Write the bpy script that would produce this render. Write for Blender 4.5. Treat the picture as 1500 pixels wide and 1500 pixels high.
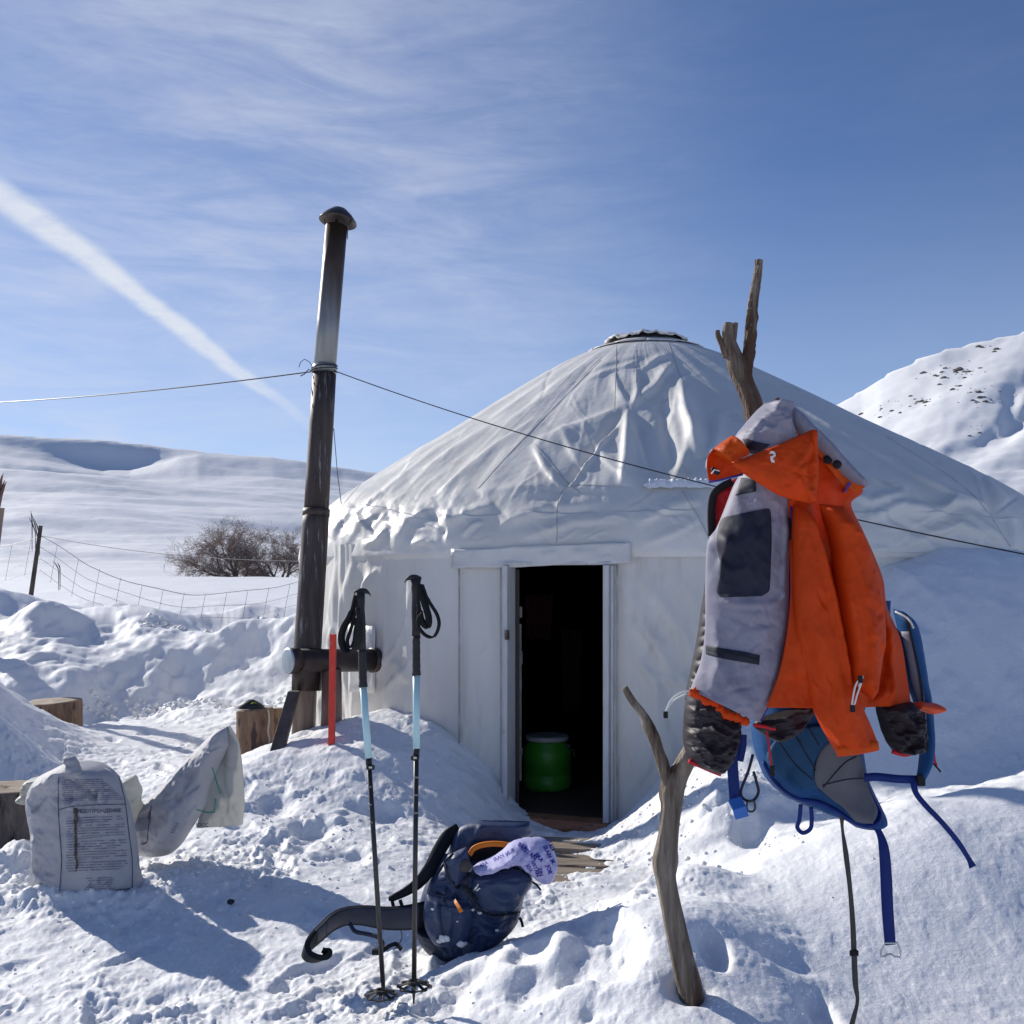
import bpy, bmesh, math, random
import numpy as np
from mathutils import Vector, Matrix
random.seed(7)
RAD = math.radians
for o in list(bpy.data.objects): bpy.data.objects.remove(o)
scn = bpy.context.scene
COL = scn.collection

# ------------------------------------------------------------------ camera
EYE = 1.3            # eye height
F = 1450.0           # focal length in photo pixels (photo 1500 wide)
HOR = 850.0          # horizon row
cd = bpy.data.cameras.new('camera'); cam = bpy.data.objects.new('camera', cd); COL.objects.link(cam)
cam.location = (0, 0, EYE); cam.rotation_euler = (RAD(90), 0, 0)
cd.sensor_width = 36; cd.sensor_fit = 'HORIZONTAL'; cd.lens = 36*F/1500; cd.shift_y = (HOR-750)/1500
cd.clip_start = 0.05; cd.clip_end = 6000
scn.camera = cam
scn.render.resolution_x = 1024; scn.render.resolution_y = 1024
scn.view_settings.view_transform = 'Standard'; scn.view_settings.look = 'None'
scn.view_settings.exposure = 0.27; scn.view_settings.gamma = 1; scn.view_settings.use_curve_mapping = False

# ------------------------------------------------------------------ sun and sky
SUN_EL = 26.5
SUN_DIR = Vector((-0.76, 0.65, 0)).normalized()*math.cos(RAD(SUN_EL)); SUN_DIR.z = math.sin(RAD(SUN_EL))
sd = bpy.data.lights.new('sun', 'SUN'); sun = bpy.data.objects.new('sun', sd); COL.objects.link(sun)
sd.energy = 4.1; sd.angle = RAD(0.55); sd.color = (1.0, 0.95, 0.87)
sun.rotation_euler = (-SUN_DIR).to_track_quat('-Z', 'Y').to_euler(); sun.location = (-20, 18, 20)

w = bpy.data.worlds.new('World'); scn.world = w; w.use_nodes = True
nt = w.node_tree; N = nt.nodes; L = nt.links; N.clear()
def wn(t, **k):
    n = N.new(t)
    for a, b in k.items(): setattr(n, a, b)
    return n
def wmath(op, a, b=None, c=None, clamp=False):
    n = wn('ShaderNodeMath', operation=op, use_clamp=clamp)
    for i, v in enumerate((a, b, c)):
        if v is None: continue
        if isinstance(v, (int, float)): n.inputs[i].default_value = v
        else: L.new(v, n.inputs[i])
    return n.outputs[0]
def wramp(v, a, b, lo=0.0, hi=1.0, smooth=True):
    n = wn('ShaderNodeMapRange', interpolation_type='SMOOTHSTEP' if smooth else 'LINEAR')
    L.new(v, n.inputs[0]); n.inputs[1].default_value = a; n.inputs[2].default_value = b
    n.inputs[3].default_value = lo; n.inputs[4].default_value = hi
    return n.outputs[0]
sky = wn('ShaderNodeTexSky', sky_type='NISHITA'); sky.sun_disc = False
sky.sun_elevation = RAD(SUN_EL); sky.sun_rotation = math.atan2(SUN_DIR.x, SUN_DIR.y)
sky.altitude = 2200; sky.air_density = 1.0; sky.dust_density = 0.25; sky.ozone_density = 3.0
tc = wn('ShaderNodeTexCoord'); D = tc.outputs['Generated']
def wdot(vec):
    n = wn('ShaderNodeVectorMath', operation='DOT_PRODUCT'); L.new(D, n.inputs[0]); n.inputs[1].default_value = vec
    return n.outputs['Value']
def wnoise(scale, detail, rough, sc, rot=(0,0,0), dist=0.0):
    m = wn('ShaderNodeMapping'); L.new(D, m.inputs[0]); m.inputs['Scale'].default_value = sc; m.inputs['Rotation'].default_value = rot
    n = wn('ShaderNodeTexNoise'); L.new(m.outputs[0], n.inputs['Vector'])
    n.inputs['Scale'].default_value = scale; n.inputs['Detail'].default_value = detail
    n.inputs['Roughness'].default_value = rough; n.inputs['Distortion'].default_value = dist
    return n.outputs['Fac']
def mixc(f, a, b, mode='MIX'):
    n = wn('ShaderNodeMix', data_type='RGBA', blend_type=mode)
    if isinstance(f, (int, float)): n.inputs[0].default_value = f
    else: L.new(f, n.inputs[0])
    for i, v in ((6, a), (7, b)):
        if isinstance(v, tuple): n.inputs[i].default_value = v
        else: L.new(v, n.inputs[i])
    return n.outputs[2]
def dvec(px, py): return Vector((px-750, F, HOR-py)).normalized()
tint = mixc(1.0, sky.outputs[0], (0.84, 0.95, 1.16, 1), 'MULTIPLY')
# cirrus veil: streaks running along a slanted direction of the sky, thickest to the left (towards the sun)
fib = wnoise(5.0, 9, 0.62, (1.0, 1.0, 5.5), (RAD(4), RAD(21), 0), 0.7)
veil = wnoise(2.3, 4, 0.5, (1, 1, 2.0), (0, RAD(30), 0), 0.3)
fine = wnoise(26.0, 6, 0.6, (1.0, 1.0, 4.0), (0, RAD(26), RAD(10)), 0.5)
c1 = wmath('MULTIPLY', wramp(fib, 0.25, 0.82), wramp(veil, 0.20, 0.70, 0.15, 1.0))
c1 = wmath('ADD', wmath('MULTIPLY', c1, 0.62), 0.30)
c1 = wmath('MULTIPLY', c1, wramp(fine, 0.1, 0.75, 0.80, 1.10))
vd = Vector((-0.42, 0.88, 0.30)).normalized()
c1 = wmath('MULTIPLY', c1, wramp(wdot(vd), 0.76, 1.0, 0.10, 1.0))
# contrail: thin band round a great circle
a_, b_ = dvec(0, 296), dvec(430, 615)
nrm = a_.cross(b_).normalized(); tng = (b_-a_).normalized()
wob = wmath('MULTIPLY', wmath('SUBTRACT', wnoise(7.0, 5, 0.6, (1, 1, 1)), 0.5), 0.022)
bend = wmath('MULTIPLY', wmath('POWER', wmath('ABSOLUTE', wmath('SUBTRACT', wdot(tng), (a_.dot(tng)+b_.dot(tng))/2)), 2.0), -0.16)
s = wmath('ADD', wmath('ADD', wdot(nrm), wob), wmath('ADD', bend, 0.008))
al = wdot(tng)                                     # grows along the trail to the lower right
a0, a1 = a_.dot(tng), b_.dot(tng)
halfw = wramp(al, a0, a1, 0.0175, 0.0075, False)
q = wmath('DIVIDE', wmath('ABSOLUTE', s), halfw)
soft = wnoise(34.0, 6, 0.65, (1, 1, 3), (0, RAD(-40), 0), 0.4)
tr = wmath('MULTIPLY', wramp(q, 0.25, 1.0, 1.0, 0.0), wramp(soft, 0.22, 0.62, 0.55, 1.0))
tr = wmath('MULTIPLY', tr, wramp(al, a1-0.10, a1+0.045, 1.0, 0.0))
tr = wmath('MULTIPLY', tr, wramp(wdot(Vector((0, 1, 0))), 0.1, 0.4))
skyc = mixc(wmath('MULTIPLY', c1, 0.74, clamp=True), tint, (7.0, 7.5, 8.9, 1))
sz_ = wn('ShaderNodeSeparateXYZ'); L.new(D, sz_.inputs[0])
skyc = mixc(wramp(sz_.outputs[2], 0.0, 0.42, 0.38, 0.0), skyc, (6.4, 7.4, 9.2, 1))
skyc = mixc(wmath('MULTIPLY', tr, 0.80, clamp=True), skyc, (8.2, 8.6, 9.3, 1))
bg = wn('ShaderNodeBackground'); L.new(skyc, bg.inputs[0]); bg.inputs[1].default_value = 0.080
wo = wn('ShaderNodeOutputWorld'); L.new(bg.outputs[0], wo.inputs[0])

# ------------------------------------------------------------------ helpers
def P(px, py, Y): return ((px-750)*Y/F, Y, EYE+(HOR-py)*Y/F)
def pv(px, py, Y): return np.array(P(px, py, Y))
def _h(ix, iy, iz, seed):
    h = (ix.astype(np.int64)*374761393 + iy.astype(np.int64)*668265263 + iz.astype(np.int64)*2147483647 + seed*1274126177) & 0xffffffff
    h = ((h ^ (h >> 13))*1274126177) & 0xffffffff
    h = h ^ (h >> 16)
    return (h & 0xffff)/65535.0
def vnoise(x, y, z=None, seed=0):
    x = np.asarray(x, float); y = np.asarray(y, float); z = np.zeros_like(x) if z is None else np.asarray(z, float)
    x, y, z = np.broadcast_arrays(x, y, z)
    ix, iy, iz = np.floor(x), np.floor(y), np.floor(z); fx, fy, fz = x-ix, y-iy, z-iz
    fx = fx*fx*fx*(fx*(fx*6-15)+10); fy = fy*fy*fy*(fy*(fy*6-15)+10); fz = fz*fz*(3-2*fz)
    flat = not np.any(fz) and not np.any(iz)
    def lay(k):
        a = _h(ix, iy, iz+k, seed); b = _h(ix+1, iy, iz+k, seed); c = _h(ix, iy+1, iz+k, seed); d = _h(ix+1, iy+1, iz+k, seed)
        return (a*(1-fx)+b*fx)*(1-fy)+(c*(1-fx)+d*fx)*fy
    r = lay(0)
    if not flat: r = r*(1-fz)+lay(1)*fz
    return r*2-1
def fbm(x, y, z=None, oct=4, seed=0, rough=0.5):
    t = 0; a = 1; s = 0; f = 1.0
    for i in range(oct):
        c, sn = math.cos(i*1.3), math.sin(i*1.3)
        t = t + a*vnoise((x*c-y*sn)*f+i*7.3, (x*sn+y*c)*f-i*3.1, None if z is None else z*f, seed+i)
        s += a; a *= rough; f *= 2.03
    return t/s
def sst(x, a, b):
    t = np.clip((np.asarray(x, float)-a)/(b-a), 0, 1); return t*t*(3-2*t)
def polydist(x, y, pts):
    best = np.full(np.shape(x), 1e9); tt = np.zeros(np.shape(x)); sg = np.ones(np.shape(x))
    tot = 0; Ls = [math.dist(pts[i], pts[i+1]) for i in range(len(pts)-1)]; T = sum(Ls)
    for i in range(len(pts)-1):
        (ax, ay), (bx, by) = pts[i], pts[i+1]; dx, dy = bx-ax, by-ay; l2 = dx*dx+dy*dy
        t = np.clip(((x-ax)*dx+(y-ay)*dy)/l2, 0, 1)
        ex, ey = x-(ax+t*dx), y-(ay+t*dy); d = np.hypot(ex, ey)
        m = d < best
        best = np.where(m, d, best); tt = np.where(m, (tot+t*Ls[i])/T, tt); sg = np.where(m, np.sign(dx*ey-dy*ex), sg)
        tot += Ls[i]
    return best, tt, sg
def ridges(px, py, lst):
    """lst of (points, width or (w_plus,w_minus), height, taper) -> summed height; evaluated in any 2-D chart"""
    r = np.zeros(np.shape(px))
    for it in lst:
        pts, w_, h = it[:3]; tp = it[3] if len(it) > 3 else 0.25
        d, t, sg = polydist(px, py, pts)
        ww = np.where(sg > 0, w_[0], w_[1]) if isinstance(w_, tuple) else w_
        e = np.exp(-(d/ww)**2)
        if tp > 0: e = e*np.clip(t/tp, 0, 1)**.7*np.clip((1-t)/tp, 0, 1)**.7
        r = r+h*e
    return r
def wrinkles(seed, n, box, ln, wd_, h, ang0, spread=40):
    r_ = random.Random(seed); out = []
    for _ in range(n):
        x, y = r_.uniform(box[0], box[2]), r_.uniform(box[1], box[3]); a = RAD(ang0+r_.gauss(0, spread)); L_ = ln*r_.uniform(.5, 1.2); k_ = r_.uniform(-.25, .25)
        out.append(([(x, y), (x+L_*.5*math.cos(a), y+L_*.5*math.sin(a)), (x+L_*math.cos(a+k_), y+L_*math.sin(a+k_))], (wd_[0]*r_.uniform(.7, 1.3), wd_[1]*r_.uniform(.7, 1.3)), h*r_.uniform(.4, 1.3)*r_.choice([1, 1, -1])))
    return out
def tag(o, label=None, cat=None, group=None, kind=None):
    if label: o['label'] = label
    if cat: o['category'] = cat
    if group: o['group'] = group
    if kind: o['kind'] = kind
    return o
def empty(name, loc, label, cat, group=None):
    o = bpy.data.objects.new(name, None); COL.objects.link(o); o.location = loc; o.empty_display_size = 0.1
    return tag(o, label, cat, group)
def wloc(o):
    v = Vector((0, 0, 0))
    while o is not None: v = v+Vector(o.location); o = o.parent
    return v
def mesh_obj(name, verts, faces, mat, parent=None, smooth=True, kind=None, loc=None, mats=None, fmat=None):
    """verts in world space; origin goes to loc (or to the parent's origin)"""
    v = np.asarray(verts, float).reshape(-1, 3)
    base = np.array(wloc(parent)) if parent is not None else np.zeros(3)
    if loc is None:
        loc = np.array([(v[:, 0].min()+v[:, 0].max())/2, (v[:, 1].min()+v[:, 1].max())/2, v[:, 2].min()]) if parent is None else base
    loc = np.array(loc, float); v = v-loc
    me = bpy.data.meshes.new(name)
    if isinstance(faces, np.ndarray):
        n = faces.shape[0]; k = faces.shape[1]
        me.vertices.add(len(v)); me.vertices.foreach_set('co', v.ravel())
        me.loops.add(n*k); me.loops.foreach_set('vertex_index', faces.astype(np.int32).ravel())
        me.polygons.add(n); me.polygons.foreach_set('loop_start', np.arange(0, n*k, k, dtype=np.int32))
        me.update(calc_edges=True)
    else:
        me.from_pydata([tuple(a) for a in v], [], [list(f) for f in faces]); me.update()
    me.polygons.foreach_set('use_smooth', [smooth]*len(me.polygons))
    for m in (mats or [mat]): me.materials.append(m)
    if fmat is not None: me.polygons.foreach_set('material_index', fmat)
    o = bpy.data.objects.new(name, me); COL.objects.link(o)
    if parent is not None: o.parent = parent
    o.location = loc-base
    if kind: o['kind'] = kind
    return o
def grid_faces(nv, nu, closed=False):
    i = np.arange((nv-1)); j = np.arange(nu if closed else nu-1)
    I, J = np.meshgrid(i, j, indexing='ij'); J2 = (J+1) % nu
    return np.stack([I*nu+J, I*nu+J2, (I+1)*nu+J2, (I+1)*nu+J], -1).reshape(-1, 4)
class MB:
    """collects shapes that become one mesh object"""
    def __init__(s): s.v = []; s.f = []; s.n = 0
    def add(s, v, f):
        v = np.asarray(v, float).reshape(-1, 3); s.v.append(v)
        s.f += [[a+s.n for a in q] for q in (f.tolist() if isinstance(f, np.ndarray) else f)]; s.n += len(v); return s
    def box(s, c, size, rot=None):
        a = np.array([[x, y, z] for z in (-.5, .5) for y in (-.5, .5) for x in (-.5, .5)])*np.array(size)
        if rot is not None: a = a @ np.array(rot).T
        return s.add(a+np.array(c), [[0,2,3,1],[4,5,7,6],[0,1,5,4],[2,6,7,3],[0,4,6,2],[1,3,7,5]])
    def hexa(s, p):       # 8 points: bottom four ccw, top four ccw
        return s.add(p, [[3,2,1,0],[4,5,6,7],[0,1,5,4],[1,2,6,5],[2,3,7,6],[3,0,4,7]])
    def tube(s, pts, r, n=8, cap=True, wob=0, seed=0):
        pts = [np.array(p, float) for p in pts]; m = len(pts); r = [r]*m if isinstance(r, (int, float)) else r
        up = None; V = []
        for i in range(m):
            t = pts[min(i+1, m-1)]-pts[max(i-1, 0)]; t = t/(np.linalg.norm(t)+1e-9)
            if up is None:
                up = np.array([0, 0, 1.]) if abs(t[2]) < .9 else np.array([0, 1., 0])
            a = np.cross(up, t); a /= np.linalg.norm(a)+1e-9; b = np.cross(t, a); up = b
            for k in range(n):
                an = 2*math.pi*k/n; rr = r[i]
                if wob: rr *= 1+wob*float(vnoise(math.cos(an)*1.3+seed, math.sin(an)*1.3, i*.35))
                V.append(pts[i]+rr*(math.cos(an)*a+math.sin(an)*b))
        Fc = grid_faces(m, n, True).tolist()
        if cap: Fc.append(list(range(n-1, -1, -1))); Fc.append([(m-1)*n+k for k in range(n)])
        return s.add(V, Fc)
    def lathe(s, c, prof, n=32, axis=(0, 0, 1), caps=True):
        ax = np.array(axis, float); ax /= np.linalg.norm(ax)
        a = np.cross(ax, [0, 1, 0] if abs(ax[1]) < .9 else [1, 0, 0]); a /= np.linalg.norm(a); b = np.cross(ax, a)
        V = [np.array(c)+ax*z+r*(math.cos(2*math.pi*k/n)*a+math.sin(2*math.pi*k/n)*b) for r, z in prof for k in range(n)]
        Fc = grid_faces(len(prof), n, True).tolist()
        if caps: Fc.append(list(range(n-1, -1, -1))); Fc.append([(len(prof)-1)*n+k for k in range(n)])
        return s.add(V, Fc)
    def strap(s, pts, width, thick, wdir):
        """flat band through pts; wdir = one or per-point width direction"""
        pts = [np.array(p, float) for p in pts]; m = len(pts); V = []
        for i in range(m):
            t = pts[min(i+1, m-1)]-pts[max(i-1, 0)]; t /= np.linalg.norm(t)+1e-9
            wd = np.array(wdir[i] if isinstance(wdir, list) else wdir, float); wd = wd-t*wd.dot(t); wd /= np.linalg.norm(wd)+1e-9
            nn = np.cross(t, wd); W = (width[i] if isinstance(width, (list, tuple)) else width)/2; T = thick/2
            V += [pts[i]-wd*W-nn*T, pts[i]+wd*W-nn*T, pts[i]+wd*W+nn*T, pts[i]-wd*W+nn*T]
        Fc = grid_faces(m, 4, True).tolist(); Fc += [[3,2,1,0], [(m-1)*4+k for k in range(4)]]
        return s.add(V, Fc)
    def build(s, name, mat, parent=None, smooth=False, kind=None, loc=None, bevel=0):
        o = mesh_obj(name, np.concatenate(s.v), s.f, mat, parent, smooth, kind, loc)
        bm = bmesh.new(); bm.from_mesh(o.data); bmesh.ops.recalc_face_normals(bm, faces=bm.faces); bm.to_mesh(o.data); bm.free()
        if bevel:
            b = o.modifiers.new('bevel', 'BEVEL'); b.width = bevel; b.segments = 2; b.limit_method = 'ANGLE'
        return o
def spline(pts, n):
    """Catmull-Rom through rows of numbers, n samples"""
    p = np.asarray(pts, float); m = len(p); t = np.linspace(0, m-1, n); i = np.clip(np.floor(t).astype(int), 0, m-2); f = (t-i)[:, None]
    g = lambda k: p[np.clip(k, 0, m-1)]
    p0, p1, p2, p3 = g(i-1), g(i), g(i+1), g(i+2)
    p0 = np.where((i-1 < 0)[:, None], 2*p1-p2, p0); p3 = np.where((i+2 > m-1)[:, None], 2*p2-p1, p3)
    return 0.5*(2*p1+(p2-p0)*f+(2*p0-5*p1+4*p2-p3)*f*f+(3*p1-p0-3*p2+p3)*f**3)
def sp3(pts, n): return list(spline(pts, n))

# ------------------------------------------------------------------ materials
def pmat(name, c1, c2=None, scale=5.0, rough=0.6, bump=0.0, bscale=40.0, metal=0.0, trans=0.0, stretch=(1, 1, 1),
         detail=6, contrast=(0.35, 0.65), spec=0.5, bdist=0.01, weave=0, rvar=0.0, c3=None, s3=(0.58, 0.66), scale3=9.0, sheen=0.0, bstretch=None):
    m = bpy.data.materials.new(name); m.use_nodes = True; t = m.node_tree; n = t.nodes; l = t.links
    b = n['Principled BSDF']; out = n['Material Output']
    tcn = n.new('ShaderNodeTexCoord'); mp = n.new('ShaderNodeMapping'); l.new(tcn.outputs['Object'], mp.inputs[0]); mp.inputs['Scale'].default_value = stretch
    b.inputs['Base Color'].default_value = (*c1, 1); b.inputs['Roughness'].default_value = rough; b.inputs['Metallic'].default_value = metal
    b.inputs['Specular IOR Level'].default_value = spec
    if sheen: b.inputs['Sheen Weight'].default_value = sheen
    nz = n.new('ShaderNodeTexNoise'); l.new(mp.outputs[0], nz.inputs['Vector']); nz.inputs['Scale'].default_value = scale; nz.inputs['Detail'].default_value = detail
    cout = None
    if c2 is not None:
        r = n.new('ShaderNodeValToRGB'); l.new(nz.outputs['Fac'], r.inputs[0])
        r.color_ramp.elements[0].position = contrast[0]; r.color_ramp.elements[1].position = contrast[1]
        r.color_ramp.elements[0].color = (*c1, 1); r.color_ramp.elements[1].color = (*c2, 1); cout = r.outputs[0]
    if c3 is not None:
        nz3 = n.new('ShaderNodeTexNoise'); l.new(mp.outputs[0], nz3.inputs['Vector']); nz3.inputs['Scale'].default_value = scale3; nz3.inputs['Detail'].default_value = 8
        nz3.inputs['Roughness'].default_value = 0.65
        mr = n.new('ShaderNodeMapRange'); l.new(nz3.outputs['Fac'], mr.inputs[0]); mr.inputs[1].default_value = s3[0]; mr.inputs[2].default_value = s3[1]
        mx = n.new('ShaderNodeMix'); mx.data_type = 'RGBA'; l.new(mr.outputs[0], mx.inputs[0]); mx.inputs[7].default_value = (*c3, 1)
        if cout: l.new(cout, mx.inputs[6])
        else: mx.inputs[6].default_value = (*c1, 1)
        cout = mx.outputs[2]
    if cout: l.new(cout, b.inputs['Base Color'])
    if rvar:
        mr = n.new('ShaderNodeMapRange'); l.new(nz.outputs['Fac'], mr.inputs[0]); mr.inputs[1].default_value = .3; mr.inputs[2].default_value = .7
        mr.inputs[3].default_value = max(0.02, rough-rvar); mr.inputs[4].default_value = min(1, rough+rvar); l.new(mr.outputs[0], b.inputs['Roughness'])
    if bump or weave:
        hgt = None
        if bump:
            mb = n.new('ShaderNodeMapping'); l.new(tcn.outputs['Object'], mb.inputs[0]); mb.inputs['Scale'].default_value = bstretch or stretch
            bn = n.new('ShaderNodeTexNoise'); l.new(mb.outputs[0], bn.inputs['Vector']); bn.inputs['Scale'].default_value = bscale; bn.inputs['Detail'].default_value = 8
            hgt = bn.outputs['Fac']
        bp = n.new('ShaderNodeBump'); bp.inputs['Strength'].default_value = bump or 0.2; bp.inputs['Distance'].default_value = bdist
        if weave:
            wv = n.new('ShaderNodeTexWave'); l.new(tcn.outputs['Object'], wv.inputs['Vector']); wv.bands_direction = 'DIAGONAL'; wv.inputs['Scale'].default_value = weave
            if hgt:
                ad = n.new('ShaderNodeMath'); ad.operation = 'MULTIPLY_ADD'; l.new(wv.outputs['Fac'], ad.inputs[0]); ad.inputs[1].default_value = .12; l.new(hgt, ad.inputs[2]); hgt = ad.outputs[0]
            else: hgt = wv.outputs['Fac']
        l.new(hgt, bp.inputs['Height']); l.new(bp.outputs[0], b.inputs['Normal'])
    if trans:
        tr_ = n.new('ShaderNodeBsdfTranslucent'); ms = n.new('ShaderNodeMixShader'); ms.inputs[0].default_value = trans
        if cout: l.new(cout, tr_.inputs[0])
        else: tr_.inputs[0].default_value = (*c1, 1)
        l.new(b.outputs[0], ms.inputs[1]); l.new(tr_.outputs[0], ms.inputs[2]); l.new(ms.outputs[0], out.inputs[0])
    return m
def snow_mat(name, grain=True, dirt=True, bscale=1.0, far=False):
    m = bpy.data.materials.new(name); m.use_nodes = True; t = m.node_tree; n = t.nodes; l = t.links
    b = n['Principled BSDF']; b.inputs['Roughness'].default_value = 0.62; b.inputs['Specular IOR Level'].default_value = 0.3
    tcn = n.new('ShaderNodeTexCoord'); O = tcn.outputs['Object']
    def nz(s, d=6, r=.55):
        k = n.new('ShaderNodeTexNoise'); l.new(O, k.inputs[0]); k.inputs['Scale'].default_value = s; k.inputs['Detail'].default_value = d; k.inputs['Roughness'].default_value = r; return k.outputs['Fac']
    def mr(v, a, c, lo, hi):
        k = n.new('ShaderNodeMapRange'); l.new(v, k.inputs[0]); k.inputs[1].default_value = a; k.inputs[2].default_value = c; k.inputs[3].default_value = lo; k.inputs[4].default_value = hi; return k.outputs[0]
    def mx(f, a, c):
        k = n.new('ShaderNodeMix'); k.data_type = 'RGBA'; l.new(f, k.inputs[0])
        for i, v in ((6, a), (7, c)):
            if isinstance(v, tuple): k.inputs[i].default_value = v
            else: l.new(v, k.inputs[i])
        return k.outputs[2]
    col = mx(mr(nz(1.7 if not far else 0.02), .3, .7, 0, 1), (0.80, 0.81, 0.825, 1), (0.86, 0.86, 0.865, 1))
    if dirt:
        at = n.new('ShaderNodeAttribute'); at.attribute_name = 'dirt'
        k = n.new('ShaderNodeMath'); k.operation = 'MULTIPLY'; l.new(at.outputs['Fac'], k.inputs[0]); l.new(mr(nz(13, 9, .72), .50, .66, 0, 1), k.inputs[1])
        col = mx(k.outputs[0], col, (0.30, 0.24, 0.18, 1))
        k = n.new('ShaderNodeMath'); k.operation = 'MULTIPLY'; l.new(at.outputs['Fac'], k.inputs[0]); l.new(mr(nz(55, 6, .7), .56, .68, 0, .8), k.inputs[1])
        col = mx(k.outputs[0], col, (0.22, 0.18, 0.14, 1))
    l.new(col, b.inputs['Base Color'])
    if far:
        bp = n.new('ShaderNodeBump'); bp.inputs['Strength'].default_value = .35; bp.inputs['Distance'].default_value = .9
        l.new(nz(0.12, 9, .6), bp.inputs['Height']); l.new(bp.outputs[0], b.inputs['Normal'])
    else:
        b.inputs['Subsurface Weight'].default_value = 0.12; b.inputs['Subsurface Radius'].default_value = (0.03, 0.035, 0.04); b.inputs['Subsurface Scale'].default_value = 0.6
        ad = n.new('ShaderNodeMath'); ad.operation = 'MULTIPLY_ADD'; l.new(nz(300*bscale, 4, .6), ad.inputs[0]); ad.inputs[1].default_value = .35; l.new(nz(60*bscale, 6, .6), ad.inputs[2])
        bp = n.new('ShaderNodeBump'); bp.inputs['Strength'].default_value = .55; bp.inputs['Distance'].default_value = .006
        l.new(ad.outputs[0], bp.inputs['Height']); l.new(bp.outputs[0], b.inputs['Normal'])
        if grain:   # ice crystals: rare tiny facets with their own tilt
            vo = n.new('ShaderNodeTexVoronoi'); l.new(O, vo.inputs['Vector']); vo.inputs['Scale'].default_value = 330
            sx = n.new('ShaderNodeSeparateColor'); l.new(vo.outputs['Color'], sx.inputs[0])
            rare = mr(sx.outputs[0], .96, .965, 0, .9)
            vm = n.new('ShaderNodeVectorMath'); vm.operation = 'SUBTRACT'; l.new(vo.outputs['Color'], vm.inputs[0]); vm.inputs[1].default_value = (.5, .5, .1)
            vn = n.new('ShaderNodeVectorMath'); vn.operation = 'NORMALIZE'; l.new(vm.outputs[0], vn.inputs[0])
            gl = n.new('ShaderNodeBsdfGlossy'); gl.inputs['Roughness'].default_value = .22; l.new(vn.outputs[0], gl.inputs['Normal'])
            cc_ = n.new('ShaderNodeCombineColor'); [l.new(rare, cc_.inputs[q]) for q in range(3)]; l.new(cc_.outputs[0], gl.inputs['Color'])
            ms = n.new('ShaderNodeAddShader'); l.new(b.outputs[0], ms.inputs[0]); l.new(gl.outputs[0], ms.inputs[1])
            l.new(ms.outputs[0], n['Material Output'].inputs[0])
    return m
M = {}
M['snow'] = snow_mat('snow'); M['snow_far'] = snow_mat('snow_far', False, False, far=True); M['snow_plain'] = snow_mat('snow_plain', False, False)
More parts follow.
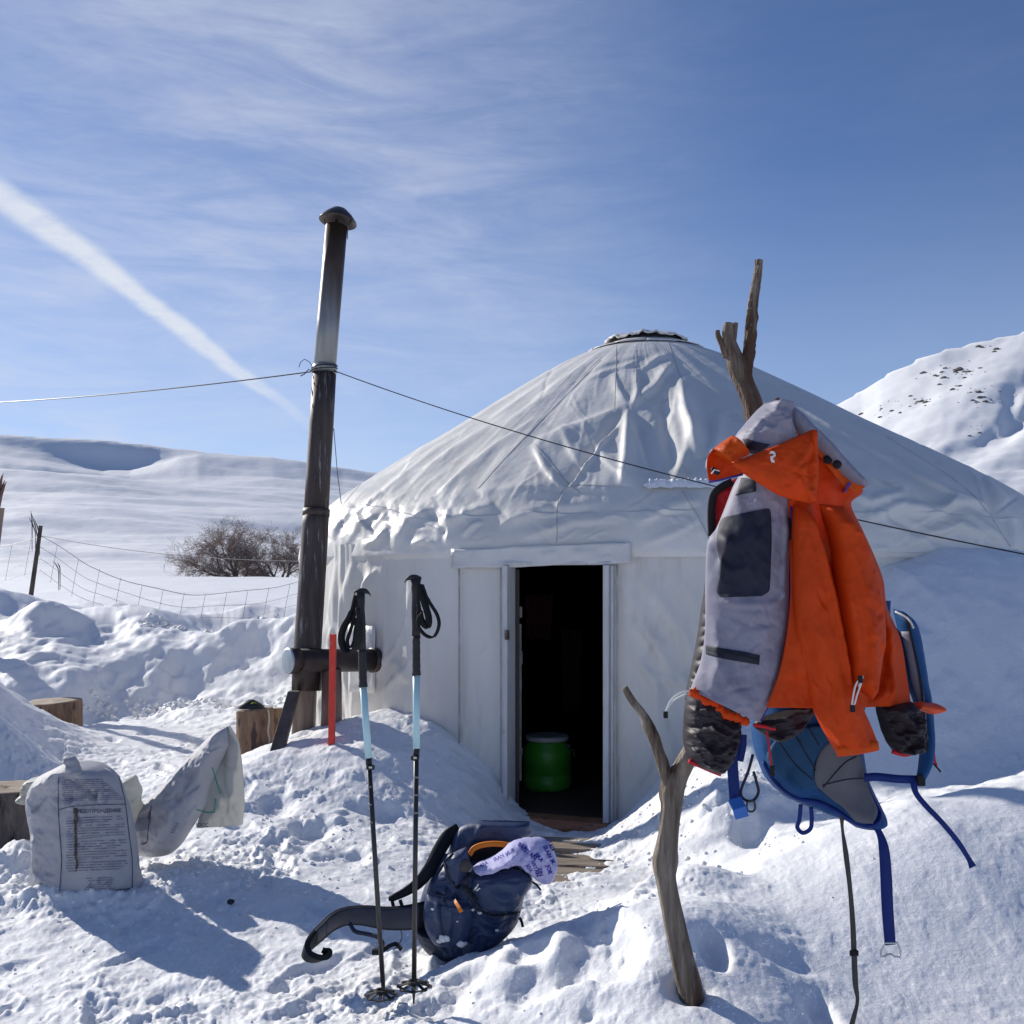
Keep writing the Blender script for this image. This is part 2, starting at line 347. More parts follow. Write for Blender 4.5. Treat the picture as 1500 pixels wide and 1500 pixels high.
# ------------------------------------------------------------------ terrain
YC = np.array([1.37, 9.18]); YR = 3.28
def ground_h(x, y, detail=True):
    x = np.asarray(x, float); y = np.asarray(y, float)
    z = 0.05*fbm(x*.6, y*.6, oct=3, seed=3)
    # trodden path down to the door
    path = np.exp(-((x-(0.38+0.05*(y-5)))/0.75)**2)*sst(y, 3.6, 5.4)*(1-sst(y, 6.6, 7.4))
    z = z*(1-path)-(0.12+.115*sst(y, 4.9, 5.8))*path
    z = z+.042*fbm(x*2.6, y*6, oct=4, seed=15)*path+.012*fbm(x*9, y*22, oct=3, seed=16)*path
    # right foreground bank with a soft crest
    yc = np.interp(x, [0, .6, .92, 1.25, 1.6, 2.07, 3], [3.3, 3.5, 3.75, 3.85, 3.92, 4.0, 4.1])
    A = np.interp(x, [0.0, .3, .6, .92, 1.25, 1.6, 2.07, 2.7, 4], [0, .03, .10, .20, .33, .40, .40, .48, .5])
    dy = y-yc
    z = z+A*np.where(dy < 0, np.exp(-(np.abs(dy)/.80)**2.0), np.exp(-(dy/.50)**2))
    z = z+0.105*np.exp(-((x-.42)/np.where(x > .42, .55, .30))**2-((y-2.5)/.75)**2)
    # low ridge in front of the rucksack and path
    z = z+0.20*np.exp(-(((x-.28)/.55)**2+((y-(3.05+.12*x))/.42)**2)**1.15)
    z = z+0.13*np.exp(-(((x-.60)/.22)**2+((y-3.72)/.26)**2)**1.3)
    # snow thrown up right of the door
    z = z+0.34*np.exp(-(((x-1.28)/.62)**2+((y-5.25)/.75)**2))+0.12*np.exp(-(((x-.95)/.25)**2+((y-4.7)/.3)**2))
    # banks against the yurt wall
    rho = np.hypot(x-YC[0], y-YC[1]); th = np.degrees(np.arctan2(x-YC[0], -(y-YC[1]))); d = np.maximum(rho-YR, 0)
    hb = np.interp(th, [-180, -120, -75, -64, -55, -49, -42, -33, -27, -24.5, -22, -16, -12.5, -8, 0, 8, 16, 24, 34, 60, 110, 180],
                       [.5, .3, .03, .0, .05, .27, .42, .36, .20, .06, 0, 0, .02, .18, .42, .95, 1.36, 1.52, 1.5, 1.2, .8, .5])
    wb = np.interp(th, [-60, -45, -25, -10, 0, 20], [1.1, 1.25, .8, .7, .95, 1.45])
    z = z+hb*np.exp(-(d/wb)**1.9)
    # far left heap
    n0 = fbm(x*1.3, y*1.3, oct=4, seed=13)
    q = np.abs((x+4.78+.25*n0)/1.15)**2.6+np.abs((y-7.0)/1.0)**2.6
    z = z+(1.05+.42*n0)*np.exp(-q)+.10*np.abs(fbm(x*2.4, y*2.4, oct=4, seed=14))*np.exp(-q*.6)
    z = z+.55*np.exp(-(np.abs((x+3.30)/.60)**2.4+np.abs((y-5.75)/.45)**2.4))
    z = z+.13*np.exp(-(((x+2.16)/.16)**2+((y-4.35)/.2)**2))+.05*np.exp(-(((x+1.78)/.34)**2+((y-3.96)/.09)**2)**1.3)+.05*np.exp(-(((x+1.35)/.25)**2+((y-4.2)/.15)**2))
    # cut bank behind the yard and the field beyond
    n1 = fbm(x*.55, y*.55, oct=3, seed=11)
    y0 = 9.6+.35*n1+.10*np.abs(x+3)
    sharp = sst((y-y0), -.35, 1.35); soft = sst(y, 7.9, 12.6)
    k = sst(x+.12*fbm(y*3, x*2, oct=3, seed=17), -4.45, -3.85)
    step = (.70+.20*sst(y, 11, 14))*sharp*k+.92*soft*(1-k)
    side = 1-sst(x, 3.5, 6.0)*(1-sst(y, 9, 14))
    z = z+step*side
    z = z+.10*np.exp(-((y-(y0+1.0))/.38)**2)*k*(.75+.6*n1)+0.24*fbm(x*.9+5, y*.9, oct=5, seed=21)*sst(y, 8.2, 9.4)*(1-sst(y, 12.8, 15))
    # lump with blocky snow beside the fence post
    z = z+.28*np.exp(-(((x+7.3)/.9)**2+((y-12.9)/.7)**2)**1.4)+.20*np.exp(-(((x+5.35)/.42)**2+((y-11.4)/.35)**2)**1.6)
    z = z+.012*np.clip(y-14, 0, 60)+.09*fbm(x*.12, y*.12, oct=3, seed=31)*sst(y, 13, 25)
    z = z-2.2*sst(y, 60, 88)*sst(y, 55, 60)
    if detail:
        near = 1-sst(y, 12, 22)
        yard = np.exp(-np.clip((x-.1)/.5, 0, 9)**2)*(1-sst(y, 8.6, 9.6))
        rough_ = np.clip(.35+.9*yard, 0, 1)
        bank = sst(x, .55, 1.0)*(1-sst(y, 3.4, 4.2))
        rough_ = rough_*(1-.55*bank)*(.35+1.0*sst(fbm(x*1.7, y*1.7, oct=3, seed=43), -.45, .45))
        m1 = fbm(x*11, y*11, oct=5, seed=41, rough=.62)
        m2 = np.abs(fbm(x*38, y*30, oct=3, seed=51))+.9*sst(vnoise(x*19, y*15, seed=52)+.5*vnoise(x*41, y*35, seed=53), .25, .6)
        z = z+near*rough_*(.013*m1+.009*m2-.003)
        lump = fbm(x*3.2, y*3.2, oct=4, seed=61)
        z = z+near*(.020*lump*(1-.6*bank)+.035*np.abs(lump)*(sst(rho, 3.3, 3.6)*(1-sst(rho, 4.6, 5.6)))*sst(th, -15, 5)*(1-sst(th, 16, 26)))
        # soft dents of old prints on the smooth bank
        for (cx, cy, rx, ry, dep) in DENTS:
            e = ((x-cx)/rx)**2+((y-cy)/ry)**2
            z = z-dep*1.15*np.exp(-np.clip(e*(1+1.2*lump), 0, 9)**1.7)
        for (cx, cy, an, L_, dep) in PRINTS:
            m_ = (np.abs(x-cx) < .35) & (np.abs(y-cy) < .35)
            if not m_.any(): continue
            u = (x[m_]-cx)*math.sin(an)+(y[m_]-cy)*math.cos(an); v = (x[m_]-cx)*math.cos(an)-(y[m_]-cy)*math.sin(an)
            wd = .046+.010*np.sin(u/L_*3.5+.6); e = np.maximum(np.abs(u)/L_, np.abs(v)/wd)**1.0
            g_ = np.hypot(u/L_, v/wd)**4
            z[m_] = z[m_]-dep*np.exp(-g_)*(1+.5*np.sin(u*190)*.25)+dep*.30*np.exp(-((np.sqrt(np.hypot(u/L_, v/wd))-1.12)/.10)**2)
        # chunky rubble beside the path and on the left mound
        ch = sst(vnoise(x*7.5, y*7.5, seed=71)+.5*vnoise(x*17, y*17, seed=72), .25, .75)
        zone = np.exp(-(((x-1.2)/.55)**2+((y-4.9)/.75)**2))+.7*np.exp(-(((x+1.1)/.7)**2+((y-5.1)/.8)**2))+.8*np.exp(-(((x+2.2)/.45)**2+((y-4.0)/.3)**2))+.7*np.exp(-((y-(y0-.25))/.3)**2)*k
        z = z+.042*ch*np.clip(zone, 0, 1)*(.7+.5*lump)
        # tracks on the left-hand slope
        z = z-.05*sst(vnoise(x*3.4, y*2.6, seed=81), .2, .8)*np.exp(-(((x+4.6)/1.3)**2+((y-10.6)/1.5)**2))
    z = np.where(rho < YR-.05, np.minimum(z, -.35), z)
    return z
def gpx(px, py, z=0.0):
    Y = (EYE-z)*F/(py-HOR); return ((px-750)*Y/F, Y)
DENTS = []; PRINTS = []
rp = random.Random(77)
for (x0, y0_, x1, y1_, n_) in [(-.9, 2.4, .15, 4.6, 9), (.1, 4.5, .4, 5.6, 4), (-1.9, 2.6, -1.2, 4.2, 6), (-.9, 4.3, -2.3, 6.6, 7), (-2.2, 6.2, -3.2, 8.2, 6), (-.5, 2.3, -1.6, 3.2, 5), (-1.25, 4.6, -.35, 3.2, 5), (-.2, 3.6, -1.3, 2.5, 5)]:
    d_ = math.atan2(x1-x0, y1_-y0_)
    for i_ in range(n_):
        f_ = (i_+.5)/n_; s_ = .10*(1 if i_ % 2 else -1)
        PRINTS.append((x0+(x1-x0)*f_+s_*math.cos(d_)+rp.gauss(0, .04), y0_+(y1_-y0_)*f_-s_*math.sin(d_)+rp.gauss(0, .05), d_+rp.gauss(0, .25)+(math.pi if rp.random() < .3 else 0), rp.uniform(.125, .150), rp.uniform(.012, .026)))
for (px, py, z, rx, ry, dep) in [(885, 1420, .16, .115, .13, .075), (850, 1360, .18, .05, .07, .03), (775, 1395, .15, .06, .08, .04), (1040, 1400, .2, .05, .09, .05), (800, 1440, .12, .12, .09, .05),
    (1200, 1355, .35, .06, .09, .035), (1180, 1400, .3, .05, .07, .03), (1150, 1310, .36, .10, .07, .02), (1320, 1460, .25, .05, .06, .03), (1160, 1450, .25, .06, .07, .035), (690, 1445, .05, .05, .07, .04),
    (640, 1480, .04, .06, .05, .03), (965, 1300, .17, .05, .08, .04), (1075, 1265, .2, .08, .12, .06), (1100, 1180, .3, .09, .13, .06), (420, 1440, 0, .05, .06, .03), (260, 1450, 0, .07, .06, .02),
    (455, 1165, .2, .10, .13, .06), (520, 1195, .2, .09, .12, .05), (405, 1172, .1, .08, .10, .04), (560, 1120, .3, .12, .1, .05), (1010, 1480, .13, .07, .06, .03)]:
    X_, Y_ = gpx(px, py, z); DENTS.append((X_, Y_, rx, ry, dep))

ang = np.concatenate([np.linspace(-180, -36, 60, endpoint=False), np.linspace(-36, -31, 16, endpoint=False), np.linspace(-31, 31, 760, endpoint=False), np.linspace(31, 36, 16, endpoint=False), np.linspace(36, 180, 61)])
rad = np.concatenate([np.geomspace(.12, 1.9, 22, endpoint=False), np.geomspace(1.9, 12.5, 620, endpoint=False), np.geomspace(12.5, 92, 130)])
A_, R_ = np.meshgrid(np.radians(ang), rad)
GX, GY = R_*np.sin(A_), R_*np.cos(A_)
GZ = np.where(R_ < 1.9, 0, 0)+ground_h(GX, GY)
GZ = np.where(GY < 0, GZ*.6, GZ)
GZ = GZ-3.0*sst(R_, 60, 90)*(GY <= 20)
g = mesh_obj('snow_ground', np.stack([GX, GY, GZ], -1), grid_faces(len(rad), len(ang)), M['snow'], kind='structure', loc=(0, 0, 0))
tag(g, 'trodden snow of the yard with banks and drifts around the yurt', 'snow')
dirt = .55*np.exp(-(((GX-.45)/.5)**2+((GY-5.1)/1.0)**2))+.30*np.exp(-(((GX+3.0)/1.0)**2+((GY-8.0)/.5)**2))+.45*np.exp(-(((GX+1.35)/.25)**2+((GY-6.35)/.22)**2))
dirt += .35*np.exp(-(((GX+4.0)/.6)**2+((GY-8.3)/.25)**2))+.20*np.exp(-((GY-9.75)/.25)**2)*(GX > -4)*(GX < -1.8)
dirt += .10*((GX < 0.2)*(GY > 2)*(GY < 9))
at = g.data.attributes.new('dirt', 'FLOAT', 'POINT'); at.data.foreach_set('value', np.clip(dirt, 0, 1).ravel().astype(np.float32))
def gz(x, y): return float(ground_h(np.array([x]), np.array([y]))[0])

# ------------------------------------------------------------------ hills
hang = np.concatenate([np.linspace(-180, -45, 50, endpoint=False), np.linspace(-45, 45, 620, endpoint=False), np.linspace(45, 180, 51)])
hrad = np.geomspace(84, 2400, 330)
HA, HR = np.meshgrid(np.radians(hang), hrad)
HX, HY = HR*np.sin(HA), HR*np.cos(HA)
Yd = np.maximum(HY, HR*.35)
px = np.clip(HX/Yd*F+750, -1500, 3200)
def rows_to_z(row, Y): return EYE+(HOR-row)*Y/F
def left_hill():
    crest = np.interp(px, [-1500, -600, 0, 130, 260, 400, 560, 760, 1000, 1300, 2200], [560, 618, 638, 648, 660, 673, 692, 730, 770, 800, 830])
    s = np.clip((Yd-88)/(620-88), 0, 1)
    rolls = 9.0*np.sin(Yd/26+px/190+.8*fbm(px/160, Yd/90, oct=3, seed=44))*np.exp(-((Yd-250)/110)**2)+7.0*np.sin(Yd/12-px/260+1)*np.exp(-((Yd-135)/38)**2)+5*np.sin(Yd/38-px/140)*np.exp(-((Yd-400)/90)**2)
    row = 856+(crest-856)*s**.86+rolls*.55
    # terrace that hides a hollow behind it
    tl = 452+.05*(px-0)
    row = row-11*np.exp(-((Yd-tl)/24)**2)*np.clip((520-px)/300, 0, 1)+15*np.exp(-((Yd-tl-60)/36)**2)*np.clip((560-px)/300, 0, 1)
    # steep lee face right under the crest
    lens = np.interp(px, [-400, -200, -60, 0, 60, 110, 150, 190, 235, 262, 290], [0, .2, .35, .45, .62, .86, 1, .88, .45, .18, 0])
    lens2 = .6*np.interp(px, [400, 440, 500, 560, 640], [0, .3, 1, .8, 0])
    row = row+(30*lens+16*lens2)*(1-sst(Yd, 596, 617))*sst(Yd, 470, 590)
    z = rows_to_z(row, Yd)
    zc = rows_to_z(crest, 620)
    return np.where(Yd > 620, zc-(Yd-620)*.22, z)
def right_mtn():
    crest = np.interp(px, [700, 1000, 1130, 1230, 1262, 1290, 1335, 1380, 1440, 1500, 1700, 2000, 3200], [860, 720, 640, 592, 575, 556, 534, 515, 499, 485, 455, 450, 520])
    s = np.clip((Yd-200)/(1100-200), 0, 1)
    row = 862+(crest-862)*s**.92
    wv = np.exp(-((s-.6)/.4)**2)
    row = row+wv*(7*np.sin((px+row*1.15)/26)*.5+8*fbm((px+row*.9)/95, (row-px*.4)/210, oct=4, seed=5)-3)
    d, t, sg = polydist(px, row, [(1350, 690), (1400, 664), (1470, 632), (1520, 590), (1600, 520)])
    row = row+13*np.exp(-(d/np.where(sg > 0, 20, 9))**2)*np.clip(t*3, 0, 1)
    d, t, sg = polydist(px, row, [(1478, 615), (1486, 575), (1530, 545)])
    row = row+7*np.exp(-(d/13)**2)
    z = rows_to_z(row, Yd)
    return np.where(Yd > 1100, rows_to_z(crest, 1100)-(Yd-1100)*.3, z)
zz = np.maximum(left_hill(), right_mtn())
zz = zz+sst(HR, 110, 300)*4.5*fbm(HX/150, HY/62, oct=3, seed=29)+(1.6*fbm(HX/60, HY/22, oct=4, seed=9)+.55*fbm(HX/18, HY/8, oct=4, seed=19))*sst(HR, 90, 200)
back = 40*sst(HR, 200, 900)+25*fbm(HX/300, HY/300, oct=4, seed=2)*sst(HR, 150, 500)-2.5
fr = sst(HY/HR, .30, .55)
HZ = zz*fr+back*(1-fr)
HZ = HZ-4*(1-sst(HR, 84, 96))
HZ = np.maximum(HZ, -30)
hl = mesh_obj('snowy_hills', np.stack([HX, HY, HZ], -1), grid_faces(len(hrad), len(hang)), M['snow_far'], kind='structure', loc=(0, 0, 0))
tag(hl, 'snow covered hills and a steep mountain side behind the yurt', 'hills')
from mathutils.bvhtree import BVHTree
def ray_hill(px_, py_):
    hit, loc, nor, idx = hl.ray_cast(Vector((0, 0, EYE)), Vector(P(px_, py_, 1.0))-Vector((0, 0, EYE)))
    return loc if hit else None
M['rock'] = pmat('rock', (.10, .085, .075), (.20, .17, .14), 3, .9)
rk = MB(); rnd = random.Random(4)
clusters = [(1440, 578, 26, 12, 34), (1410, 545, 22, 8, 26), (1345, 590, 34, 9, 26), (1450, 510, 18, 6, 9), (1420, 628, 18, 5, 6), (1300, 600, 40, 14, 14), (1385, 560, 40, 25, 14), (1370, 548, 22, 6, 12)]
for cx, cy, sx, sy, n in clusters:
    for _ in range(n):
        a, b = rnd.gauss(cx, sx*.6), rnd.gauss(cy, sy*.7); p = ray_hill(a, b)
        if p is None: continue
        s_ = p.y/F*rnd.choice([.5, .6, .8, 1.0, 1.3, 1.9, 2.8, 3.8])
        V = []
        for zz_, r in ((-.2, 1), (.35, .8), (.7, .35)):
            for k in range(6):
                an = k*math.pi/3+rnd.random()*.5; V.append((p.x+s_*1.5*r*math.cos(an)*rnd.uniform(.6, 1.1), p.y+s_*1.5*r*math.sin(an), p.z+s_*.8*zz_))
        rk.add(V, grid_faces(3, 6, True).tolist()+[[12+k for k in range(6)]])
tag(rk.build('rocks', M['rock'], kind='stuff'), 'dark rocks and tufts showing through the snow on the mountain', 'rocks')
# ------------------------------------------------------------------ yurt
M['cover'] = pmat('cover', (.77, .745, .69), (.83, .81, .77), 2.5, .42, bump=.35, bscale=9, trans=.10, c3=(.50, .43, .34), s3=(.62, .80), scale3=2.2, bdist=.02, rvar=.1)
M['wall_cover'] = pmat('wall_cover', (.72, .695, .635), (.80, .775, .725), 1.8, .5, bump=.4, bscale=7, trans=.08, c3=(.50, .44, .37), s3=(.58, .85), scale3=2.8, stretch=(1.6, 1.6, .55), bdist=.02)
M['flap'] = pmat('flap', (.62, .615, .60), (.69, .685, .67), 6, .45, bump=.5, bscale=12, bdist=.02)
M['paint'] = pmat('paint', (.62, .62, .61), (.54, .54, .53), 9, .55, bump=.4, bscale=30, bdist=.006, stretch=(3, 3, .6), c3=(.28, .20, .15), s3=(.64, .68), scale3=14)
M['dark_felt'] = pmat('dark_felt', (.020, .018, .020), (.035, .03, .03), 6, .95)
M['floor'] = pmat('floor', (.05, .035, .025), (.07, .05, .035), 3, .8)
M['sill'] = pmat('sill', (.30, .12, .06), (.42, .20, .11), 8, .6, bump=.5, bscale=30, stretch=(1, 1, 6), bdist=.005, c3=(.12, .08, .06), s3=(.55, .65))
M['black'] = pmat('black', (.015, .015, .017), (.03, .03, .032), 20, .55, bump=.2, bscale=60, bdist=.003)
M['seam'] = pmat('seam', (.34, .31, .28), (.5, .48, .45), 12, .8)
THD = math.radians(-19.55)
yt = empty('yurt', (YC[0], YC[1], -.2), 'white vinyl covered round yurt with open dark doorway', 'yurt')
prof = spline([(3.272, 1.44), (3.275, 1.50), (3.245, 1.62), (3.16, 1.78), (3.01, 1.94), (2.78, 2.095), (2.4, 2.335), (1.95, 2.60), (1.5, 2.875), (1.05, 3.14), (.7, 3.325), (.33, 3.465)], 330)
def proj(x, y, z): return 750+F*x/y, HOR-(z-EYE)*F/y
def yurt_sheet(name, prof, thl, thr, nth, creases, mat, fold, hole=None, parent=yt):
    th = np.radians(np.concatenate([np.linspace(thl, thr, nth, endpoint=False), np.linspace(thr, thl+360, 90, endpoint=False)]))
    T, I = np.meshgrid(th, np.arange(len(prof)))
    R, Z = prof[:, 0][I], prof[:, 1][I]
    dR = np.gradient(prof[:, 0])[I]; dZ = np.gradient(prof[:, 1])[I]; nn = np.hypot(dR, dZ)+1e-9
    nr, nz = dZ/nn, -dR/nn
    cx = YC[0]-.125*sst(Z, 1.75, 3.45); X = cx+R*np.sin(T); Y = YC[1]-R*np.cos(T)
    Px, Py = proj(X, Y, Z); front = (np.abs(np.degrees(T)+8) < 88)
    d = np.zeros_like(X)
    d[front] = ridges(Px[front], Py[front], creases)
    d = d+fold(T, R, Z)
    R2 = R+nr*d; Z2 = Z+nz*d
    X = cx+R2*np.sin(T); Y = YC[1]-R2*np.cos(T)
    fc = grid_faces(len(prof), len(th), True)
    if hole is not None:
        tm = np.degrees(T).ravel()[fc]; zm = Z.ravel()[fc]
        keep = ~((tm.mean(1) > hole[0]) & (tm.mean(1) < hole[1]) & (zm.mean(1) < hole[2]))
        fc = fc[keep]
    return mesh_obj(name, np.stack([X, Y, Z2], -1), fc, mat, parent)
roof_cr = [
 ([(774, 588), (690, 642), (600, 705)], (5, 9), .016), ([(800, 604), (715, 662), (640, 724)], (4, 8), .014), ([(712, 612), (620, 668), (535, 738)], (5, 10), .016), ([(842, 560), (790, 590), (720, 632)], (4, 7), .010),
 ([(740, 600), (650, 660), (560, 735)], (7, 4), -.012), ([(880, 520), (820, 560), (770, 600)], (4, 8), .010), ([(660, 640), (600, 690), (520, 752)], (4, 8), .014),
 ([(921, 596), (960, 566), (988, 530)], (4, 9), .030), ([(921, 596), (917, 650), (912, 712)], (6, 14), .045), ([(921, 596), (875, 650), (828, 712)], (10, 5), -.030), ([(921, 596), (850, 622), (783, 650)], (6, 12), .026),
 ([(921, 596), (905, 570), (900, 545)], (4, 7), .016), ([(921, 596), (945, 650), (960, 705)], (7, 12), -.025), ([(930, 600), (934, 570), (932, 540)], (3, 6), .018), ([(870, 640), (885, 670), (915, 700)], (5, 9), .018),
 ([(780, 650), (800, 690), (825, 716)], (4, 9), .020), ([(820, 625), (838, 660), (868, 700)], (5, 11), .016), ([(796, 616), (745, 668), (700, 722)], (10, 16), .018),
 ([(996, 548), (1002, 600), (1024, 672)], (7, 18), .055), ([(1052, 600), (1050, 640), (1036, 690)], (5, 12), .030), ([(968, 560), (974, 610), (990, 690)], (12, 8), -.030), ([(1010, 620), (1006, 660), (985, 712)], (6, 10), .020),
 ([(940, 540), (965, 525), (985, 520)], (3, 6), .016), ([(860, 545), (905, 528), (950, 520)], (3, 6), .012), ([(850, 562), (900, 540), (945, 532)], (3, 5), .010),
 ([(905, 625), (880, 652), (850, 690), (832, 715)], (3, 3), .020, .1), ([(890, 640), (868, 672), (842, 700)], (3, 3), .012, .1),
 ([(640, 716), (760, 722), (860, 724)], (8, 8), .010), ([(700, 720), (800, 712), (900, 716)], (5, 9), .012),
 ([(500, 802), (526, 772), (566, 744)], (5, 11), .022), ([(576, 806), (598, 762), (640, 738)], (5, 12), .024), ([(548, 790), (522, 752), (560, 722)], (4, 8), .028), ([(640, 775), (684, 752), (722, 738)], (6, 9), .030),
 ([(678, 786), (692, 772), (706, 763)], (3, 5), .022), ([(618, 740), (640, 760), (660, 790)], (6, 9), -.018), ([(486, 790), (500, 765), (520, 742)], (4, 7), .030), ([(600, 800), (622, 792), (640, 802)], (4, 6), .018),
 ([(530, 802), (556, 790), (570, 770)], (4, 6), .022), ([(655, 800), (660, 770), (656, 745)], (4, 6), .020), ([(730, 770), (800, 745), (880, 735)], (8, 12), .022), ([(760, 790), (840, 764), (920, 760)], (6, 10), .016),
 ([(826, 715), (818, 745), (812, 790)], (3, 4), .012), ([(930, 770), (980, 745), (1030, 735)], (6, 12), .020), ([(940, 800), (990, 782), (1030, 760)], (5, 9), .014), ([(1000, 720), (1020, 760), (1036, 800)], (4, 5), .014),
 ([(1125, 572), (1290, 668), (1450, 752)], (3, 6), .020), ([(1150, 590), (1300, 690), (1400, 760)], (8, 14), .014), ([(1440, 700), (1478, 760), (1490, 820)], (5, 10), .028), ([(1270, 760), (1320, 742), (1380, 752)], (7, 10), .040),
 ([(1240, 720), (1275, 735), (1330, 722)], (6, 9), .030), ([(1360, 760), (1400, 735), (1450, 740)], (6, 12), .034), ([(1330, 795), (1400, 770), (1470, 790)], (7, 10), .028), ([(1290, 745), (1340, 775), (1390, 800)], (7, 7), -.024), ([(1410, 745), (1450, 780), (1480, 812)], (5, 8), .020)]
def roof_fold(T, R, Z):
    a = np.degrees(T)
    f = .012*fbm(a/9, Z*1.1, oct=5, seed=101)*np.clip(R, .5, 3)/2
    f = f+.010*np.maximum(0, fbm(a/3.0+Z*1.5, Z*.7, oct=3, seed=103))*np.clip(R/3, .2, 1)
    # panel seams from crown to eave, slack scallops between rafters
    ph = (a+3) % 11.25/11.25
    f = f-.012*np.sin(np.pi*ph)**1.5*np.clip((R-.3)/2, 0, 1)*(R < 3.2)
    sh = np.exp(-((Z-1.72)/.16)**2)
    lf = .45+.55*sst(-a, 28, 45)
    f = f+sh*lf*(.008*fbm(a/4.2, Z*6, oct=4, seed=105)+.007*np.abs(vnoise(a/2.2+Z*9, Z*4, seed=106)))
    f = f+np.where(Z < 1.47, .008*vnoise(a/3, Z*0, seed=107)-.01, 0)
    return f
roof = yurt_sheet('roof_cover', prof, -100, 82, 760, roof_cr+wrinkles(81, 26, (500, 560, 760, 740), 75, (2, 3.5), .004, 143, 8)+wrinkles(82, 34, (760, 520, 1000, 720), 60, (1.8, 3.5), .004, 100, 35)+wrinkles(83, 24, (1120, 590, 1450, 740), 80, (2, 4), .006, 32, 12)+wrinkles(84, 34, (480, 735, 720, 812), 36, (2.2, 4.5), .0035, 125, 40)+wrinkles(85, 26, (730, 735, 1040, 800), 50, (2, 4), .005, 10, 30)+wrinkles(86, 24, (1250, 730, 1480, 820), 50, (2.5, 5), .008, 20, 50), M['cover'], roof_fold)
def hem(v):    # uneven lower edge
    return v
wprof = np.stack([np.interp(np.linspace(0, 1, 120), [0, .5, 1], [3.275, 3.262, 3.25]), np.linspace(-.45, 1.56, 120)], -1)
wall_cr = [([(905, 845), (962, 950), (1012, 1045)], (7, 14), .026), ([(930, 840), (1000, 930), (1035, 1000)], (8, 14), .022), ([(915, 900), (950, 1000), (975, 1100)], (7, 12), .018), ([(1000, 850), (1020, 900), (1030, 960)], (6, 12), .016),
 ([(548, 830), (535, 880), (525, 940)], (6, 12), .034), ([(520, 825), (508, 880), (500, 960)], (5, 10), .028), ([(498, 822), (488, 880), (484, 990)], (4, 9), .022), ([(560, 960), (545, 1000), (540, 1050)], (4, 8), .018), ([(585, 980), (570, 1010), (566, 1050)], (4, 9), .020),
 ([(612, 835), (600, 900), (596, 1000)], (8, 12), .018), ([(640, 850), (632, 930), (640, 1040)], (7, 11), .014), ([(700, 870), (690, 960), (700, 1060)], (7, 10), .010), ([(600, 1000), (592, 985), (575, 965)], (5, 8), .018),
 ([(672, 820), (673, 900), (676, 1060)], (2.5, 2.5), -.012, .05), ([(735, 840), (738, 950), (744, 1180)], (2.5, 2.5), -.010, .05)]
def wall_fold(T, R, Z):
    a = np.degrees(T); flat = np.exp(-((a+20)/9)**4)
    f = .020*fbm(a/6, Z*.5, oct=4, seed=111)+.026*np.maximum(0, fbm(a/1.9+Z*.5, Z*.35, oct=3, seed=113))*np.clip((Z+.2), 0, 1)
    f = f*(1-.75*flat)
    # the wall stands flat either side of the door frame
    f = f+flat*(3.275*math.cos(math.radians(5.6))/np.cos(np.clip(np.radians(a+19.55), -.3, .3))-3.275)*.0
    return f
wall = yurt_sheet('wall_cover', wprof, -98, 82, 620, wall_cr+wrinkles(91, 46, (480, 830, 660, 1040), 90, (2, 4.5), .009, 96, 14)+wrinkles(92, 20, (676, 850, 735, 1150), 90, (3, 6), .007, 88, 16)+wrinkles(93, 40, (900, 850, 1040, 1100), 90, (3, 7), .011, 66, 18), M['wall_cover'], wall_fold, hole=(-25.2, -13.9, 1.405))
def ycyl(th, r, z):
    t = math.radians(th); return (YC[0]+r*math.sin(t), YC[1]-r*math.cos(t), z)
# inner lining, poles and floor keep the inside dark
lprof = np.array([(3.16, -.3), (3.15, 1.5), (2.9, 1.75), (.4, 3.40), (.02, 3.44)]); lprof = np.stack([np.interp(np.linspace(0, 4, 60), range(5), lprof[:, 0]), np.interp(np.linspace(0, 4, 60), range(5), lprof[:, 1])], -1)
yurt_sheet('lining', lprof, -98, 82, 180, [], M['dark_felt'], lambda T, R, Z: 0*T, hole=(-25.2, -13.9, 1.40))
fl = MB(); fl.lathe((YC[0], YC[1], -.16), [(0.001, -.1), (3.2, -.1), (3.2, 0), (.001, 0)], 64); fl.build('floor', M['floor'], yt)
# crown opening with ragged dark rim and lumpy snow-laden cap
cr = MB(); cr.lathe((YC[0]-.125, YC[1], 3.455), [(.335, -.03), (.345, .0), (.345, .055), (.30, .06), (.2, .07)], 48); crown = cr.build('crown_ring', M['black'], yt, True)
rr = np.linspace(.385, .02, 26); cth = np.linspace(0, 2*np.pi, 120, endpoint=False); CT, CR = np.meshgrid(cth, rr)
cz = 3.508+.075*(1-(CR/.385)**2)**.8+.010*vnoise(CT*4, CR*9, seed=5)+.012*vnoise(np.cos(CT)*9, np.sin(CT)*9, seed=6)
cz = cz+(CR > .362)*(.006*vnoise(np.cos(CT)*3, np.sin(CT)*3, seed=7)+.018*vnoise(np.cos(CT)*9, np.sin(CT)*9, seed=8))
mesh_obj('crown_cap', np.stack([YC[0]-.125+CR*np.cos(CT), YC[1]+CR*np.sin(CT), cz], -1), grid_faces(26, 120, True), M['cover'], crown).modifiers.new('t', 'SOLIDIFY').thickness = .012
# collar of cover pieces below the crown
for k in range(12):
    a0_, a1_ = k*30-8, k*30+21.5; V = []
    for j in range(8):
        a = a0_+(a1_-a0_)*j/7
        V += [(p_[0]-.125, p_[1], p_[2]) for p_ in (ycyl(a, .335, 3.478+.004*(k % 2)), ycyl(a, .55, 3.402+.004*(k % 2)))]
    o = mesh_obj('collar_piece', np.array(V).reshape(8, 2, 3), grid_faces(8, 2), M['cover'], yt); o.modifiers.new('t', 'SOLIDIFY').thickness = .006
